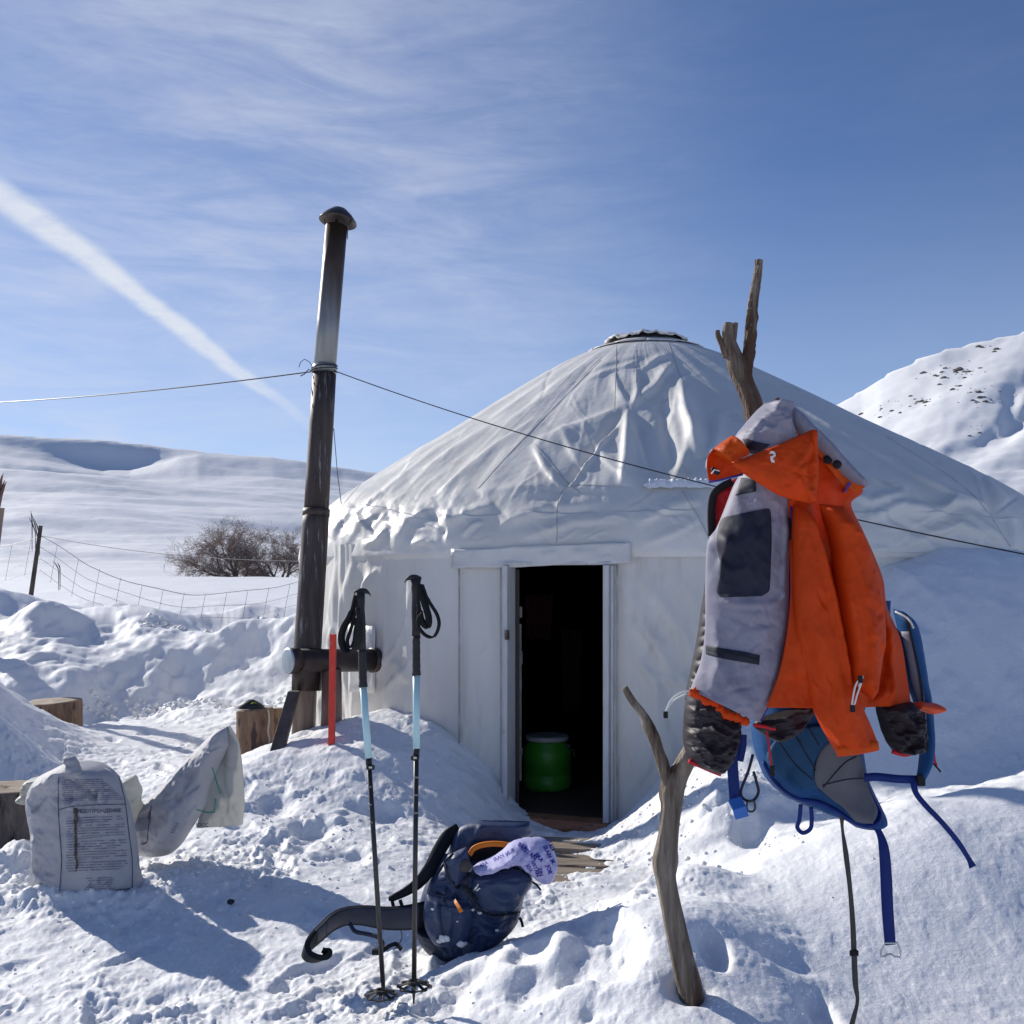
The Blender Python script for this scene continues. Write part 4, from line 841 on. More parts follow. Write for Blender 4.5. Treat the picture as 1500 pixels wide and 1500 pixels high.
# ------------------------------------------------------------------ soft goods helpers
def panel(name, rows, Y, mat, parent=None, nu=50, nv=90, bulge=.03, T=0.0, creases=(), nz=(.006, 14), fine=.0009, thick=.003, seed=0, roundp=.5, loc=None, fn=None):
    """cloth piece: rows of (xl,yl,xr,yr) traced in photo pixels and set at depth Y; T>0 makes it a closed stuffed body"""
    rw = [tuple(r)+((Y, Y) if len(r) == 4 else ()) for r in rows]
    s = spline(rw, nv); u = np.linspace(0, 1, nu)
    us = .5-.5*np.cos(np.pi*u) if T > 0 else u
    U = np.tile(us, (nv, 1)); g = lambda a, b: s[:, a:a+1]*(1-U)+s[:, b:b+1]*U
    px_, py_, Yb = g(0, 2), g(1, 3), g(4, 5)
    X = (px_-750)*Yb/F; Z = EYE+(HOR-py_)*Yb/F
    prof_ = np.clip(4*U*(1-U), 0, 1)**roundp
    V_ = np.tile(np.linspace(0, 1, nv)[:, None], (1, nu)); endc = np.clip(4*V_*(1-V_)*3, 0, 1)**.5 if T > 0 else 1
    cr = ridges(px_, py_, creases) if len(creases) else 0
    no = nz[0]*fbm(px_/nz[1]/3+seed, py_/nz[1]/3, oct=4, seed=seed)+fine*fbm(px_/5.0, py_/5.0, oct=3, seed=seed+9)
    ex = fn(px_, py_, U, V_) if fn else 0
    Yf_ = Yb-(bulge+T/2)*prof_*endc-(cr+no+ex)*np.clip(prof_*1.6, 0, 1)
    front = np.stack([X, Yf_, Z], -1)
    if T > 0:
        Yk = Yb+T/2*prof_*endc-no
        back_ = np.stack([X, Yk, Z], -1)[:, ::-1][:, 1:-1]
        V = np.concatenate([front, back_], 1); o = mesh_obj(name, V, grid_faces(nv, V.shape[1], True), mat, parent, loc=loc)
        bm = bmesh.new(); bm.from_mesh(o.data); bm.verts.ensure_lookup_table(); k = V.shape[1]
        for r in (0, nv-1):
            try: bm.faces.new([bm.verts[r*k+i] for i in range(k)])
            except Exception: pass
        bmesh.ops.recalc_face_normals(bm, faces=bm.faces); bm.to_mesh(o.data); bm.free()
        for p_ in o.data.polygons: p_.use_smooth = True
    else:
        o = mesh_obj(name, front, grid_faces(nv, nu), mat, parent, loc=loc)
        m_ = o.modifiers.new('t', 'SOLIDIFY'); m_.thickness = thick; m_.offset = 0
    return o
def onto(obs, px_, py_, off=.002, default=None):
    """world point where the sight line of a traced pixel meets the given pieces, lifted off a little"""
    best = None
    for o in (obs if isinstance(obs, (list, tuple)) else [obs]):
        base = wloc(o); org = Vector((0, 0, EYE)); d = (Vector(P(px_, py_, 1))-org).normalized()
        hit, loc, nor, i = o.ray_cast(org-base, d)
        if hit and (best is None or (loc+base-org).length < best[0]):
            best = ((loc+base-org).length, loc+base-d*off)
    if best is None: return np.array(P(px_, py_, default)) if default else None
    return np.array(best[1])
def patch_on(name, obs, rows, mat, parent, off=.003, nu=16, nv=24, default=None, thick=.0015):
    s = spline(rows, nv); V = []; last = None
    for i in range(nv):
        for j in range(nu):
            u = j/(nu-1); p = onto(obs, s[i, 0]*(1-u)+s[i, 2]*u, s[i, 1]*(1-u)+s[i, 3]*u, off, default)
            if p is None: p = last
            V.append(p); last = p
    if V[0] is None:
        f = next(v for v in V if v is not None); V = [f if v is None else v for v in V]
    o = mesh_obj(name, np.array(V), grid_faces(nv, nu), mat, parent); m_ = o.modifiers.new('t', 'SOLIDIFY'); m_.thickness = thick; m_.offset = 0
    return o
def line_on(mb, obs, pts, w_, off=.003, default=None, n=24, r=None):
    q = [onto(obs, a, b, off, default) for a, b in spline(pts, n)]; q = [v for v in q if v is not None]
    if len(q) < 2: return mb
    if r: return mb.tube(q, r, 6)
    t = q[-1]-q[0]; wd = np.cross(t, [0, 1, 0]); return mb.strap(q, w_, .0015, wd)
def pxt(pts, Y):    # traced path at depth Y (or with its own depth as third number)
    return [pv(p[0], p[1], p[2] if len(p) > 2 else Y) for p in pts]
def cloth_mat(name, c, c2=None, rough=.6, trans=.0, bump=.25, bs=60, weave=0, **k):
    k.setdefault('spec', .25)
    return pmat(name, c, c2 or tuple(min(1, v*1.12+.004) for v in c), 9, rough, bump=bump, bscale=bs, bdist=.002, trans=trans, weave=weave, **k)
M['orange'] = cloth_mat('orange', (.66, .060, .003), (.74, .072, .004), .62, .22, weave=260)
M['orange_in'] = cloth_mat('orange_in', (.70, .10, .006), None, .55, .3)
M['lining'] = cloth_mat('lining', (.27, .265, .335), (.33, .32, .395), .55, .18, c3=(.28, .27, .32), s3=(.6, .8), scale3=6)
M['navy'] = cloth_mat('navy', (.014, .015, .030), (.022, .024, .042), .6)
M['piping'] = cloth_mat('piping', (.05, .03, .22), None, .5)
M['black_soft'] = cloth_mat('black_soft', (.012, .012, .014), None, .7, weave=300)
M['red_soft'] = cloth_mat('red_soft', (.55, .02, .03), None, .45, .1)
M['down'] = cloth_mat('down', (.020, .015, .019), (.028, .022, .028), .52, 0, bump=.15, bs=30, spec=.3)
M['blue'] = cloth_mat('blue', (.010, .065, .20), (.014, .085, .25), .6, .05, weave=200)
M['blue_pad'] = cloth_mat('blue_pad', (.010, .055, .13), (.013, .07, .165), .6, weave=200)
M['grey_pad'] = cloth_mat('grey_pad', (.10, .10, .115), (.14, .14, .155), .75, weave=300)
M['webbing'] = cloth_mat('webbing', (.006, .022, .15), (.009, .03, .19), .6, weave=400)
M['grey_web'] = cloth_mat('grey_web', (.07, .065, .06), None, .7, weave=400)
M['white_cord'] = pmat('white_cord', (.75, .74, .70), None, rough=.7)
M['alu'] = pmat('alu', (.55, .56, .57), (.48, .49, .5), 20, .35, metal=.8)
M['neon'] = pmat('neon', (.95, .13, .03), None, rough=.5, trans=.2)

# sewn seams that can be followed on the roof cover
for pts in ([(903, 506), (902, 545), (900, 600)], [(932, 512), (932, 560)], [(912, 712), (826, 718), (815, 795)], [(978, 500), (1000, 560)], [(783, 650), (825, 700), (850, 722)], [(1000, 720), (1030, 770), (1042, 800)], [(640, 640), (540, 700), (486, 760)], [(700, 716), (760, 650), (880, 528)], [(1300, 640), (1420, 720), (1480, 800)]):
    line_on(MB(), roof, pts, 0, .0015, n=60, r=.0022).build('roof_seam', M['seam'], yt, True)
# ------------------------------------------------------------------ branch stand
M['driftwood'] = pmat('driftwood', (.09, .065, .045), (.34, .285, .225), 3, .8, bump=1.0, bscale=16, bdist=.014, stretch=(9, 9, .9), c3=(.09, .045, .025), s3=(.50, .60), scale3=1.7)
bs = empty('branch_stand', (.49, 2.7, .1), 'forked weathered branch stuck upright in snow carrying the hanging clothes', 'branch')
def limb(name, pts, Y=2.7, n=90, seed=0, mat='driftwood', bark_=.0):
    q = spline([(p[0], p[1], p[2], (p[3] if len(p) > 3 else Y)) for p in pts], n); V = []; NS = 28
    for i in range(n):
        a, b = q[max(i-1, 0)], q[min(i+1, n-1)]; t = pv(b[0], b[1], b[3])-pv(a[0], a[1], a[3]); t /= np.linalg.norm(t)
        u = np.cross(t, [0, 1, 0]); u /= np.linalg.norm(u); v = np.cross(t, u); c = pv(q[i, 0], q[i, 1], q[i, 3]); r = .93*q[i, 2]*q[i, 3]/F
        for k in range(NS):
            an = 2*math.pi*k/NS; ca, sa = math.cos(an), math.sin(an)
            g_ = 1+.10*float(vnoise(ca*1.2+seed, sa*1.2, i*.09))+.10*float(vnoise(ca*3+seed, sa*3, i*.03))+.06*float(vnoise(ca*6+seed, sa*6, i*.12))+.05*float(vnoise(ca*9+seed, sa*9, i*.05))+(.14+bark_*.35)*max(0, float(vnoise(ca*1.1+seed*3, sa*1.1, i*.16)))**2+bark_*.22*float(vnoise(ca*2.5+seed, sa*2.5, i*.45))
            V.append(c+r*g_*(ca*u+sa*v))
    f = grid_faces(n, NS, True).tolist(); f.append(list(range(NS-1, -1, -1))); f.append([(n-1)*NS+k for k in range(NS)])
    return mesh_obj(name, V, f, M[mat], bs)
limb('trunk', [(1016, 1500, 20), (1010, 1450, 20), (998, 1400, 18.5), (985, 1340, 17), (976, 1290, 17), (973, 1262, 18.5), (978, 1225, 16.5), (984, 1180, 17), (986, 1150, 18), (1002, 1118, 15), (1025, 1075, 15), (1055, 960, 15), (1085, 830, 15), (1108, 700, 15), (1112, 640, 15), (1104, 595, 15), (1093, 566, 14.5), (1082, 538, 15), (1072, 512, 11.5), (1066, 490, 9.5), (1068, 474, 8)], n=170)
limb('branch', [(1090, 556, 11), (1095, 530, 10), (1098, 500, 9.5), (1101, 465, 8.5), (1104, 436, 7.5), (1109, 405, 6.5), (1112, 381, 5.5)], seed=3, bark_=.5)
limb('branch', [(981, 1150, 12), (974, 1130, 10.5), (965, 1102, 9), (958, 1080, 9.5), (952, 1068, 9), (942, 1048, 6.5), (928, 1028, 6), (915, 1007, 5)], seed=5)
limb('stub', [(1066, 522, 7), (1058, 505, 5), (1052, 492, 4), (1051, 484, 3.5)], n=20, seed=7)
limb('stub', [(1072, 500, 7), (1075, 486, 5), (1078, 473, 3.5)], n=20, seed=8)
limb('stub', [(1108, 612, 8), (1124, 598, 5), (1135, 590, 4), (1141, 584, 3)], n=20, seed=9)

# ------------------------------------------------------------------ blue rucksack behind the clothes
bp = empty('rucksack', P(1200, 1215, 2.8), 'bright blue rucksack hanging under the orange jacket with loose straps', 'rucksack')
body = panel('body', [(1130, 880, 1305, 880), (1112, 960, 1296, 960), (1102, 1045, 1262, 1040), (1101, 1075, 1260, 1070), (1108, 1108, 1263, 1108), (1122, 1140, 1269, 1138), (1150, 1166, 1278, 1160), (1190, 1182, 1287, 1180), (1228, 1196, 1291, 1194), (1254, 1212, 1286, 1210)], 2.78, M['blue'], bp, 60, 110, T=.20,
    creases=[([(1112, 1100), (1160, 1160), (1240, 1200)], 8, .012), ([(1125, 1150), (1140, 1120), (1150, 1100)], 6, -.008), ([(1180, 1180), (1200, 1165)], 5, -.006), ([(1105, 1080), (1118, 1130)], 5, .010)], nz=(.010, 12))
pad = patch_on('back_pad', body, [(1150, 1068, 1222, 1060), (1132, 1090, 1222, 1082), (1124, 1112, 1200, 1104), (1140, 1132, 1192, 1128), (1166, 1152, 1200, 1156)], M['blue_pad'], bp, .012, thick=.01)
gpad = patch_on('hip_pad', body, [(1222, 1080, 1258, 1108), (1200, 1102, 1262, 1124), (1193, 1140, 1268, 1150), (1205, 1159, 1276, 1170), (1232, 1180, 1283, 1190), (1254, 1202, 1276, 1206)], M['grey_pad'], bp, .014, thick=.012)
mb = MB()
for pts in ([(1258, 1108), (1264, 1130), (1270, 1152), (1280, 1174), (1289, 1192), (1285, 1206), (1270, 1210), (1250, 1204), (1225, 1188), (1200, 1176), (1165, 1168), (1135, 1145), (1118, 1115)],):
    line_on(mb, [body], pts, 0, .004, n=70, r=.006)
mb.build('edge_binding', M['webbing'], bp, True)
mb = MB()
for pts in ([(1160, 1066), (1178, 1100), (1195, 1128)], [(1185, 1066), (1200, 1092)], [(1140, 1085), (1165, 1120), (1190, 1142)], [(1202, 1158), (1235, 1120), (1255, 1108)], [(1205, 1150), (1240, 1142), (1266, 1140)]):
    line_on(mb, [pad, gpad], pts, 0, .001, n=20, r=.0018)
mb.build('stitching', M['navy'], bp, True, kind='stuff')
def strap_px(name, pts, w_, mat, parent, Y=2.6, wd=(1, 0, 0), th=.0022, n=40, cls=None):
    q = spline([(p[0], p[1], (p[2] if len(p) > 2 else Y), (p[3] if len(p) > 3 else w_)) for p in pts], n)
    return MB().strap([pv(a, b, c) for a, b, c, d in q], [d*Y/F for a, b, c, d in q], th, wd if wd != 'auto' else [np.cross(np.array([q[min(i+1, n-1)][0]-q[max(i-1, 0)][0], 0, -(q[min(i+1, n-1)][1]-q[max(i-1, 0)][1])]), [0, 1, 0]) for i in range(n)]).build(name, mat, parent, True)
strap_px('hip_strap', [(1088, 1076), (1087, 1095), (1083, 1115)], 12, M['webbing'], bp, 2.62)
strap_px('hip_strap', [(1073, 1092), (1073, 1120), (1075, 1150), (1077, 1176)], 16, M['webbing'], bp, 2.6)
MB().strap(pxt([(1076, 1170, 2.58), (1083, 1184, 2.56), (1087, 1198, 2.56)], 2.6), .036, .006, (1, 0, .1)).build('buckle', pmat('blue_plastic', (.03, .16, .55), None, rough=.35), bp, bevel=.001)
strap_px('webbing_loop', [(1103, 1105), (1096, 1130), (1085, 1160), (1092, 1172), (1104, 1172), (1111, 1160), (1108, 1145), (1104, 1130)], 4, M['navy'], bp, 2.6, 'auto')
def ring(name, cx, cy, w_, h_, r, Y, mat, parent, k=2.6):
    pts = []
    for a in np.linspace(0, 2*np.pi, 33):
        c, s_ = math.cos(a), math.sin(a); pts.append(pv(cx+w_/2*np.sign(c)*abs(c)**(2/k), cy+h_/2*np.sign(s_)*abs(s_)**(2/k), Y))
    return MB().tube(pts, r, 6, cap=False).build(name, mat, parent, True)
ring('metal_ring', 1100, 1181, 12, 16, .0028, 2.59, M['grey_web'], bp)
strap_px('webbing_loop', [(1173, 1178), (1171, 1200), (1168, 1212), (1176, 1220), (1187, 1214), (1189, 1200), (1188, 1182)], 6, M['webbing'], bp, 2.66, 'auto')
strap_px('long_strap', [(1233, 1192, 2.66, 8), (1234, 1215, 2.66, 4), (1239, 1250, 2.65, 7.5), (1245, 1300, 2.65, 6.5), (1249, 1350, 2.65, 7.5), (1251, 1396, 2.65, 8), (1253, 1440, 2.65, 8), (1256, 1466, 2.65, 5), (1250, 1492, 2.64, 7), (1243, 1520, 2.64, 9)], 7, M['grey_web'], bp, 2.65)
MB().box(pv(1251, 1396, 2.645), (.024, .008, .016)).build('slider', M['black_soft'], bp, bevel=.003)
strap_px('wide_strap', [(1278, 1204, 2.66, 8), (1289, 1222, 2.65, 10), (1295, 1245, 2.64, 15), (1298, 1285, 2.64, 17), (1300, 1330, 2.64, 17), (1304, 1384, 2.64, 16)], 15, M['webbing'], bp, 2.64)
fr_ = MB(); fr_.tube([pv(a, b, 2.64) for a, b in [(1296, 1381), (1314, 1381), (1319, 1392), (1318, 1402), (1310, 1401), (1306, 1398), (1300, 1398), (1296, 1401), (1291, 1401), (1290, 1392), (1296, 1381)]], .0032, 6, cap=False)
fr_.build('metal_buckle', M['alu'], bp, True)
sh = panel('shoulder_strap', [(1308, 892, 1324, 896), (1314, 920, 1342, 918), (1320, 960, 1351, 958), (1328, 1000, 1357, 1000), (1338, 1030, 1362, 1030), (1345, 1060, 1364, 1060), (1348, 1100, 1363, 1102), (1342, 1142, 1352, 1148)], 2.66, M['blue'], bp, 20, 60, T=.035, nz=(.004, 8))
patch_on('strap_panel', sh, [(1320, 925, 1334, 925), (1328, 960, 1342, 958), (1336, 1000, 1350, 1000), (1346, 1030, 1355, 1030), (1350, 1070, 1358, 1070)], M['lining'], bp, .004, nu=6)
line_on(MB(), sh, [(1327, 900), (1341, 960), (1350, 1010), (1356, 1070), (1358, 1100)], .006, .006).build('zip', M['black_soft'], bp)
line_on(MB(), sh, [(1312, 896), (1330, 906), (1338, 920)], 0, .006, r=.003).build('cord', M['white_cord'], bp, True)
strap_px('sternum_strap', [(1266, 1139), (1285, 1138), (1315, 1141), (1346, 1142)], 12, M['webbing'], bp, 2.65, (0, 0, 1))
MB().box(pv(1349, 1143, 2.64), (.022, .012, .03)).build('buckle', M['black_soft'], bp, bevel=.003)
strap_px('loose_strap', [(1338, 1146, 2.63, 10), (1342, 1162, 2.62, 8), (1356, 1180, 2.61, 8), (1380, 1205, 2.6, 7.5), (1403, 1233, 2.6, 7.5), (1419, 1258, 2.6, 7), (1425, 1270, 2.6, 11)], 8, M['webbing'], bp, 2.62, 'auto')
strap_px('zip_pull', [(1367, 1094), (1369, 1112), (1372, 1122)], 3, M['red_soft'], bp, 2.62)
strap_px('zip_pull', [(1364, 1115), (1374, 1126), (1378, 1131)], 2.5, M['black_soft'], bp, 2.62, 'auto')
# bright orange folded glove tied to the strap
ng = panel('folded_cloth', [(1334, 1030, 1335, 1038), (1345, 1027, 1346, 1040), (1358, 1029, 1358, 1045), (1370, 1030, 1368, 1045), (1380, 1035, 1379, 1040)], 2.60, M['neon'], None, 20, 36, T=.03, nz=(.008, 4))
tag(ng, 'small fluorescent orange cloth hooked on the rucksack shoulder strap', 'cloth')

# ------------------------------------------------------------------ black down jacket under the shell
dj = empty('down_jacket', P(1050, 1134, 2.62), 'glossy black down jacket with red cuffs hanging under the orange jacket', 'jacket')
def baffle(n, h, slant=.15): return lambda a, b, U, V: h*np.abs(np.sin((V+slant*(U-.5)+.03*vnoise(a/12, b/12, seed=4))*np.pi*n))**.6+.012*fbm(a/14, b/9, oct=3, seed=77)
panel('side', [(1036, 830, 1070, 830), (1026, 900, 1062, 900), (1018, 950, 1060, 950), (1008, 1000, 1056, 1000), (1003, 1025, 1054, 1030)], 2.58, M['down'], dj, 26, 100, T=.06, fn=baffle(12, .014))
panel('back', [(1120, 760, 1230, 760), (1100, 900, 1290, 900), (1095, 1035, 1300, 1020)], 2.62, M['down'], dj, 30, 40, T=.05, fn=baffle(8, .014))
slv = panel('sleeve', creases=wrinkles(71, 44, (1002, 1010, 1082, 1130), 34, (2.5, 5), .006, 15, 40), rows=[(1010, 1005, 1082, 1045), (1003, 1034, 1085, 1068), (1001, 1064, 1081, 1090), (1002, 1092, 1070, 1115), (1010, 1116, 1055, 1134)], Y=2.55, mat=M['down'], parent=dj, nu=60, nv=110, T=.10, fn=baffle(4, .012, .5), nz=(.008, 5))
strap_px('cuff', [(1009, 1115), (1024, 1121), (1040, 1128), (1056, 1134)], 6, M['red_soft'], dj, 2.515, (0, 0, 1), th=.012)
panel('hem', [(1108, 1052, 1194, 1028), (1104, 1064, 1192, 1044), (1122, 1079, 1176, 1062), (1138, 1086, 1158, 1078)], 2.54, M['down'], dj, 40, 40, T=.04, fn=baffle(2, .012), nz=(.008, 5))
strap_px('hem_edge', [(1104, 1062), (1118, 1064), (1136, 1068)], 5, M['red_soft'], dj, 2.49, (0, 0, 1), th=.008)
strap_px('hem_edge', [(1165, 1046), (1178, 1046), (1188, 1044)], 6, M['red_soft'], dj, 2.50, (0, 0, 1), th=.008)
strap_px('zip_tape', [(1123, 1066), (1126, 1092), (1130, 1122)], 3, M['red_soft'], dj, 2.50)
MB().box(pv(1131.5, 1129, 2.50), (.011, .008, .026)).build('zip_pull', M['black_soft'], dj, bevel=.002)
panel('sleeve', creases=wrinkles(72, 44, (1284, 1032, 1350, 1100), 26, (2.5, 4), .010, 60, 50), rows=[(1282, 1030, 1336, 1028), (1288, 1056, 1349, 1056), (1297, 1084, 1353, 1080), (1310, 1103, 1346, 1101)], Y=2.58, mat=M['down'], parent=dj, nu=50, nv=80, T=.08, fn=baffle(3, .010, .5), nz=(.008, 5))
strap_px('cuff', [(1307, 1101), (1325, 1105), (1340, 1100), (1351, 1090)], 6, M['red_soft'], dj, 2.55, (0, 0, 1), th=.010)
panel('collar', [(1072, 704, 1086, 698), (1054, 718, 1080, 722), (1046, 745, 1066, 750), (1045, 780, 1054, 775)], 2.56, M['red_soft'], dj, 16, 50, bulge=.01, nz=(.010, 5))
strap_px('collar_edge', [(1072, 706), (1056, 714), (1045, 726), (1042, 750), (1043, 785)], 11, M['black_soft'], dj, 2.54, 'auto', th=.014)

# ------------------------------------------------------------------ orange shell jacket
jk = empty('shell_jacket', P(1200, 1108, 2.5), 'bright orange shell jacket turned open showing grey lining, hung on branch', 'jacket')
body_cr = [([(1164, 736), (1176, 765), (1190, 800), (1206, 830)], (4, 15), .034, .12), ([(1200, 818), (1212, 850), (1224, 905), (1236, 960), (1242, 1034)], (4, 15), .034, .12), ([(1205, 740), (1212, 790), (1220, 850)], (13, 16), -.045, .25), ([(1280, 880), (1296, 930), (1300, 1000), (1292, 1034)], (4, 12), .022, .15),
    ([(1188, 740), (1200, 790), (1212, 840), (1226, 900)], (9, 9), -.028, .2), ([(1240, 745), (1262, 800), (1280, 870), (1300, 950)], (9, 16), .022, .2), ([(1258, 870), (1284, 930), (1310, 1010)], (7, 10), -.016, .2),
    ([(1160, 900), (1172, 960), (1190, 1025)], (8, 14), .012, .2), ([(1150, 960), (1180, 920), (1200, 915)], (8, 10), .008), ([(1300, 935), (1296, 980), (1284, 1030)], (6, 10), .020, .2), ([(1262, 1030), (1285, 1000), (1297, 950)], (7, 7), -.018),
    ([(1235, 680), (1225, 720), (1222, 760)], (8, 12), -.020), ([(1280, 960), (1300, 920), (1318, 935)], (5, 8), .012), ([(1170, 830), (1185, 880), (1186, 930)], (8, 12), .008), ([(1130, 1030), (1150, 1000), (1160, 970)], (7, 9), .008)]
bodyR = panel('front_panel', [(a_, b_, c_, d_, e_, f_) for (a_, b_, c_, d_), (e_, f_) in zip([(1188, 640, 1203, 642), (1178, 664, 1234, 680), (1165, 700, 1263, 717), (1155, 728, 1246, 738), (1156, 760, 1262, 775), (1157, 800, 1279, 812), (1158, 850, 1293, 850), (1157, 890, 1299, 890), (1151, 940, 1318, 935), (1140, 990, 1327, 985), (1122, 1036, 1334, 1032)],
    [(2.49, 2.49), (2.47, 2.50), (2.455, 2.53), (2.445, 2.55), (2.445, 2.57), (2.44, 2.58), (2.43, 2.58), (2.425, 2.58), (2.42, 2.585), (2.42, 2.59), (2.42, 2.59)])],
    2.5, M['orange'], jk, 190, 260, bulge=.035, creases=body_cr+wrinkles(61, 34, (1160, 740, 1320, 1030), 46, (3, 6), .005, 78, 18), nz=(.012, 16), roundp=.8, seed=3)
tail = panel('sleeve', [(1162, 738, 1176, 738, 2.44, 2.44), (1161, 770, 1192, 772, 2.42, 2.42), (1162, 820, 1208, 818, 2.41, 2.41), (1163, 880, 1224, 874, 2.41, 2.40), (1167, 940, 1236, 934, 2.42, 2.40), (1177, 990, 1246, 990, 2.43, 2.41), (1190, 1035, 1262, 1032, 2.43, 2.42), (1207, 1072, 1277, 1068, 2.43, 2.43), (1218, 1092, 1284, 1086, 2.43, 2.43), (1228, 1109, 1288, 1099, 2.43, 2.43)], 2.44, M['orange'], jk, 110, 190, T=.06, bulge=.02, nz=(.008, 13), seed=5,
    creases=wrinkles(66, 26, (1165, 760, 1280, 1090), 40, (3, 6), .005, 75, 25)+[([(1176, 742), (1192, 790), (1206, 850), (1222, 920), (1240, 1000)], (5, 9), .020, .1), ([(1168, 900), (1180, 960), (1200, 1030)], (5, 9), -.010), ([(1215, 990), (1228, 1040), (1240, 1095)], (8, 12), .016), ([(1250, 1000), (1262, 1050), (1272, 1090)], (5, 9), -.010), ([(1195, 1025), (1215, 1060), (1228, 1100)], (5, 8), .010)])
strap_px('hem', [(1228, 1100), (1258, 1096), (1287, 1092)], 13, M['orange_in'], jk, 2.385, (0, 0, 1), th=.003)
slR = panel('sleeve', [(1200, 738, 1236, 742), (1214, 790, 1268, 800), (1222, 860, 1286, 860), (1230, 920, 1294, 920), (1238, 960, 1290, 962), (1244, 988, 1284, 1000), (1247, 1001, 1277, 1026)], 2.405, M['orange'], jk, 100, 170, T=.08, nz=(.009, 14), seed=7,
    creases=wrinkles(62, 22, (1205, 780, 1285, 1010), 34, (3, 5), .005, 80, 35)+[([(1230, 800), (1250, 860), (1262, 940), (1262, 1000)], (7, 13), .016), ([(1225, 850), (1240, 920), (1250, 975)], (4, 8), .012), ([(1250, 880), (1270, 900), (1284, 895)], (5, 8), -.008), ([(1268, 930), (1280, 960), (1278, 1010)], (5, 7), -.012)])
linL = panel('lining_panel', [(1084, 696, 1122, 704), (1074, 714, 1153, 730), (1062, 745, 1157, 762), (1050, 774, 1158, 800), (1037, 796, 1158, 832), (1034, 850, 1158, 872), (1034, 902, 1157, 905), (1032, 940, 1151, 945), (1026, 972, 1146, 978), (1018, 994, 1134, 1020), (1012, 1010, 1113, 1058)],
    2.48, M['lining'], jk, 90, 190, bulge=.075, nz=(.010, 13), seed=9, roundp=.7,
    creases=wrinkles(63, 50, (1035, 700, 1155, 1050), 34, (2.5, 5), .0045, 80, 60)+[([(1052, 776), (1058, 800), (1048, 840)], (5, 9), .016), ([(1040, 880), (1070, 885), (1120, 885)], (4, 7), .008), ([(1140, 740), (1143, 800), (1138, 880)], (5, 6), .010), ([(1040, 900), (1044, 960), (1036, 1010)], (5, 8), .014), ([(1030, 950), (1060, 1000), (1100, 1045)], (6, 10), .008),
             ([(1112, 890), (1130, 880), (1150, 860)], (4, 6), .010), ([(1082, 720), (1098, 760), (1100, 790)], (7, 7), -.010), ([(1032, 800), (1050, 812), (1060, 830)], (5, 7), -.010), ([(1118, 990), (1105, 1020), (1085, 1030)], (5, 8), .006), ([(1060, 900), (1090, 915), (1130, 910)], (5, 8), -.006)])
patch_on('pocket', linL, [(1068, 756, 1120, 745), (1058, 760, 1128, 748), (1052, 776, 1130, 772), (1050, 800, 1130, 800), (1055, 826, 1129, 826), (1052, 850, 1128, 852), (1050, 866, 1126, 866), (1056, 875, 1116, 873)], M['navy'], jk, .0035, nu=30, nv=50)
patch_on('yoke_patch', linL, [(1086, 700, 1106, 702), (1082, 712, 1107, 712), (1077, 726, 1107, 720)], M['navy'], jk, .0035, nu=10, nv=12)
patch_on('inner_zip', linL, [(1034, 945, 1034, 958), (1060, 950, 1060, 965), (1090, 955, 1089, 970), (1113, 960, 1112, 974)], M['navy'], jk, .0035, nu=8, nv=24)
line_on(MB(), linL, [(1036, 951), (1070, 957), (1112, 966)], .004, .006).build('zip_teeth', M['black_soft'], jk)
zp = [(1154, 731), (1157, 770), (1157.5, 830), (1157, 880), (1152, 940), (1145, 980), (1133, 1018), (1114, 1056)]
MB().tube(pxt(zp, 2.455), .0034, 6).build('zip', M['piping'], jk, True)
MB().tube(pxt([(p-1.5, q) for p, q in zp], 2.46), .003, 6).build('zip_tape', M['navy'], jk, True)
MB().box(pv(1156, 775, 2.44), (.008, .006, .055)).build('zip_pull', M['black_soft'], jk, bevel=.002)
hm = [(1010, 1011), (1020, 1018), (1033, 1025), (1048, 1029), (1058, 1040), (1072, 1050), (1084, 1052), (1096, 1061)]
q = spline(hm, 60); MB().tube([pv(a, b, 2.455) for a, b in q], [(.010+.0035*float(vnoise(i*.55, 0)))*(1 if 2 < i < 58 else .6) for i in range(60)], 12, wob=.35).build('hem_gather', M['orange'], jk, True)
# hood: grey crown, dark collar, folded orange brims
hd = panel('hood', [(1120, 591, 1156, 589), (1108, 602, 1160, 604), (1092, 620, 1163, 626), (1078, 638, 1166, 650), (1076, 655, 1166, 672), (1092, 668, 1166, 692)], 2.46, M['lining'], jk, 70, 80, T=.13, nz=(.010, 10), seed=11,
    creases=wrinkles(64, 24, (1080, 592, 1162, 680), 26, (2.5, 4), .006, 120, 50)+[([(1128, 592), (1118, 610), (1108, 622)], (5, 8), .014), ([(1116, 604), (1135, 625), (1160, 648)], (6, 9), .012), ([(1100, 640), (1130, 640), (1160, 655)], (6, 9), .008), ([(1140, 590), (1150, 620), (1152, 650)], (6, 9), -.012)])
patch_on('hood_collar', hd, [(1088, 643, 1090, 646), (1096, 643, 1094, 656), (1108, 647, 1100, 664), (1128, 651, 1110, 664)], M['navy'], jk, .006, nu=10, nv=14, default=2.4)
hr = panel('hood_side', [(1150, 589, 1147, 612), (1172, 605, 1166, 640), (1191, 625, 1184, 650), (1212, 645, 1203, 668), (1232, 667, 1222, 690), (1252, 690, 1242, 708), (1271, 710, 1264, 716)], 2.43, M['lining'], jk, 30, 90, T=.03, nz=(.006, 8), seed=12)
panel('hood_side', [(1168, 622, 1162, 642), (1180, 622, 1176, 645), (1192, 628, 1186, 650), (1212, 652, 1204, 672), (1228, 670, 1218, 690), (1246, 694, 1236, 712), (1266, 714, 1254, 722)], 2.412, M['orange_in'], jk, 24, 80, bulge=.004, nz=(.008, 8), seed=13)
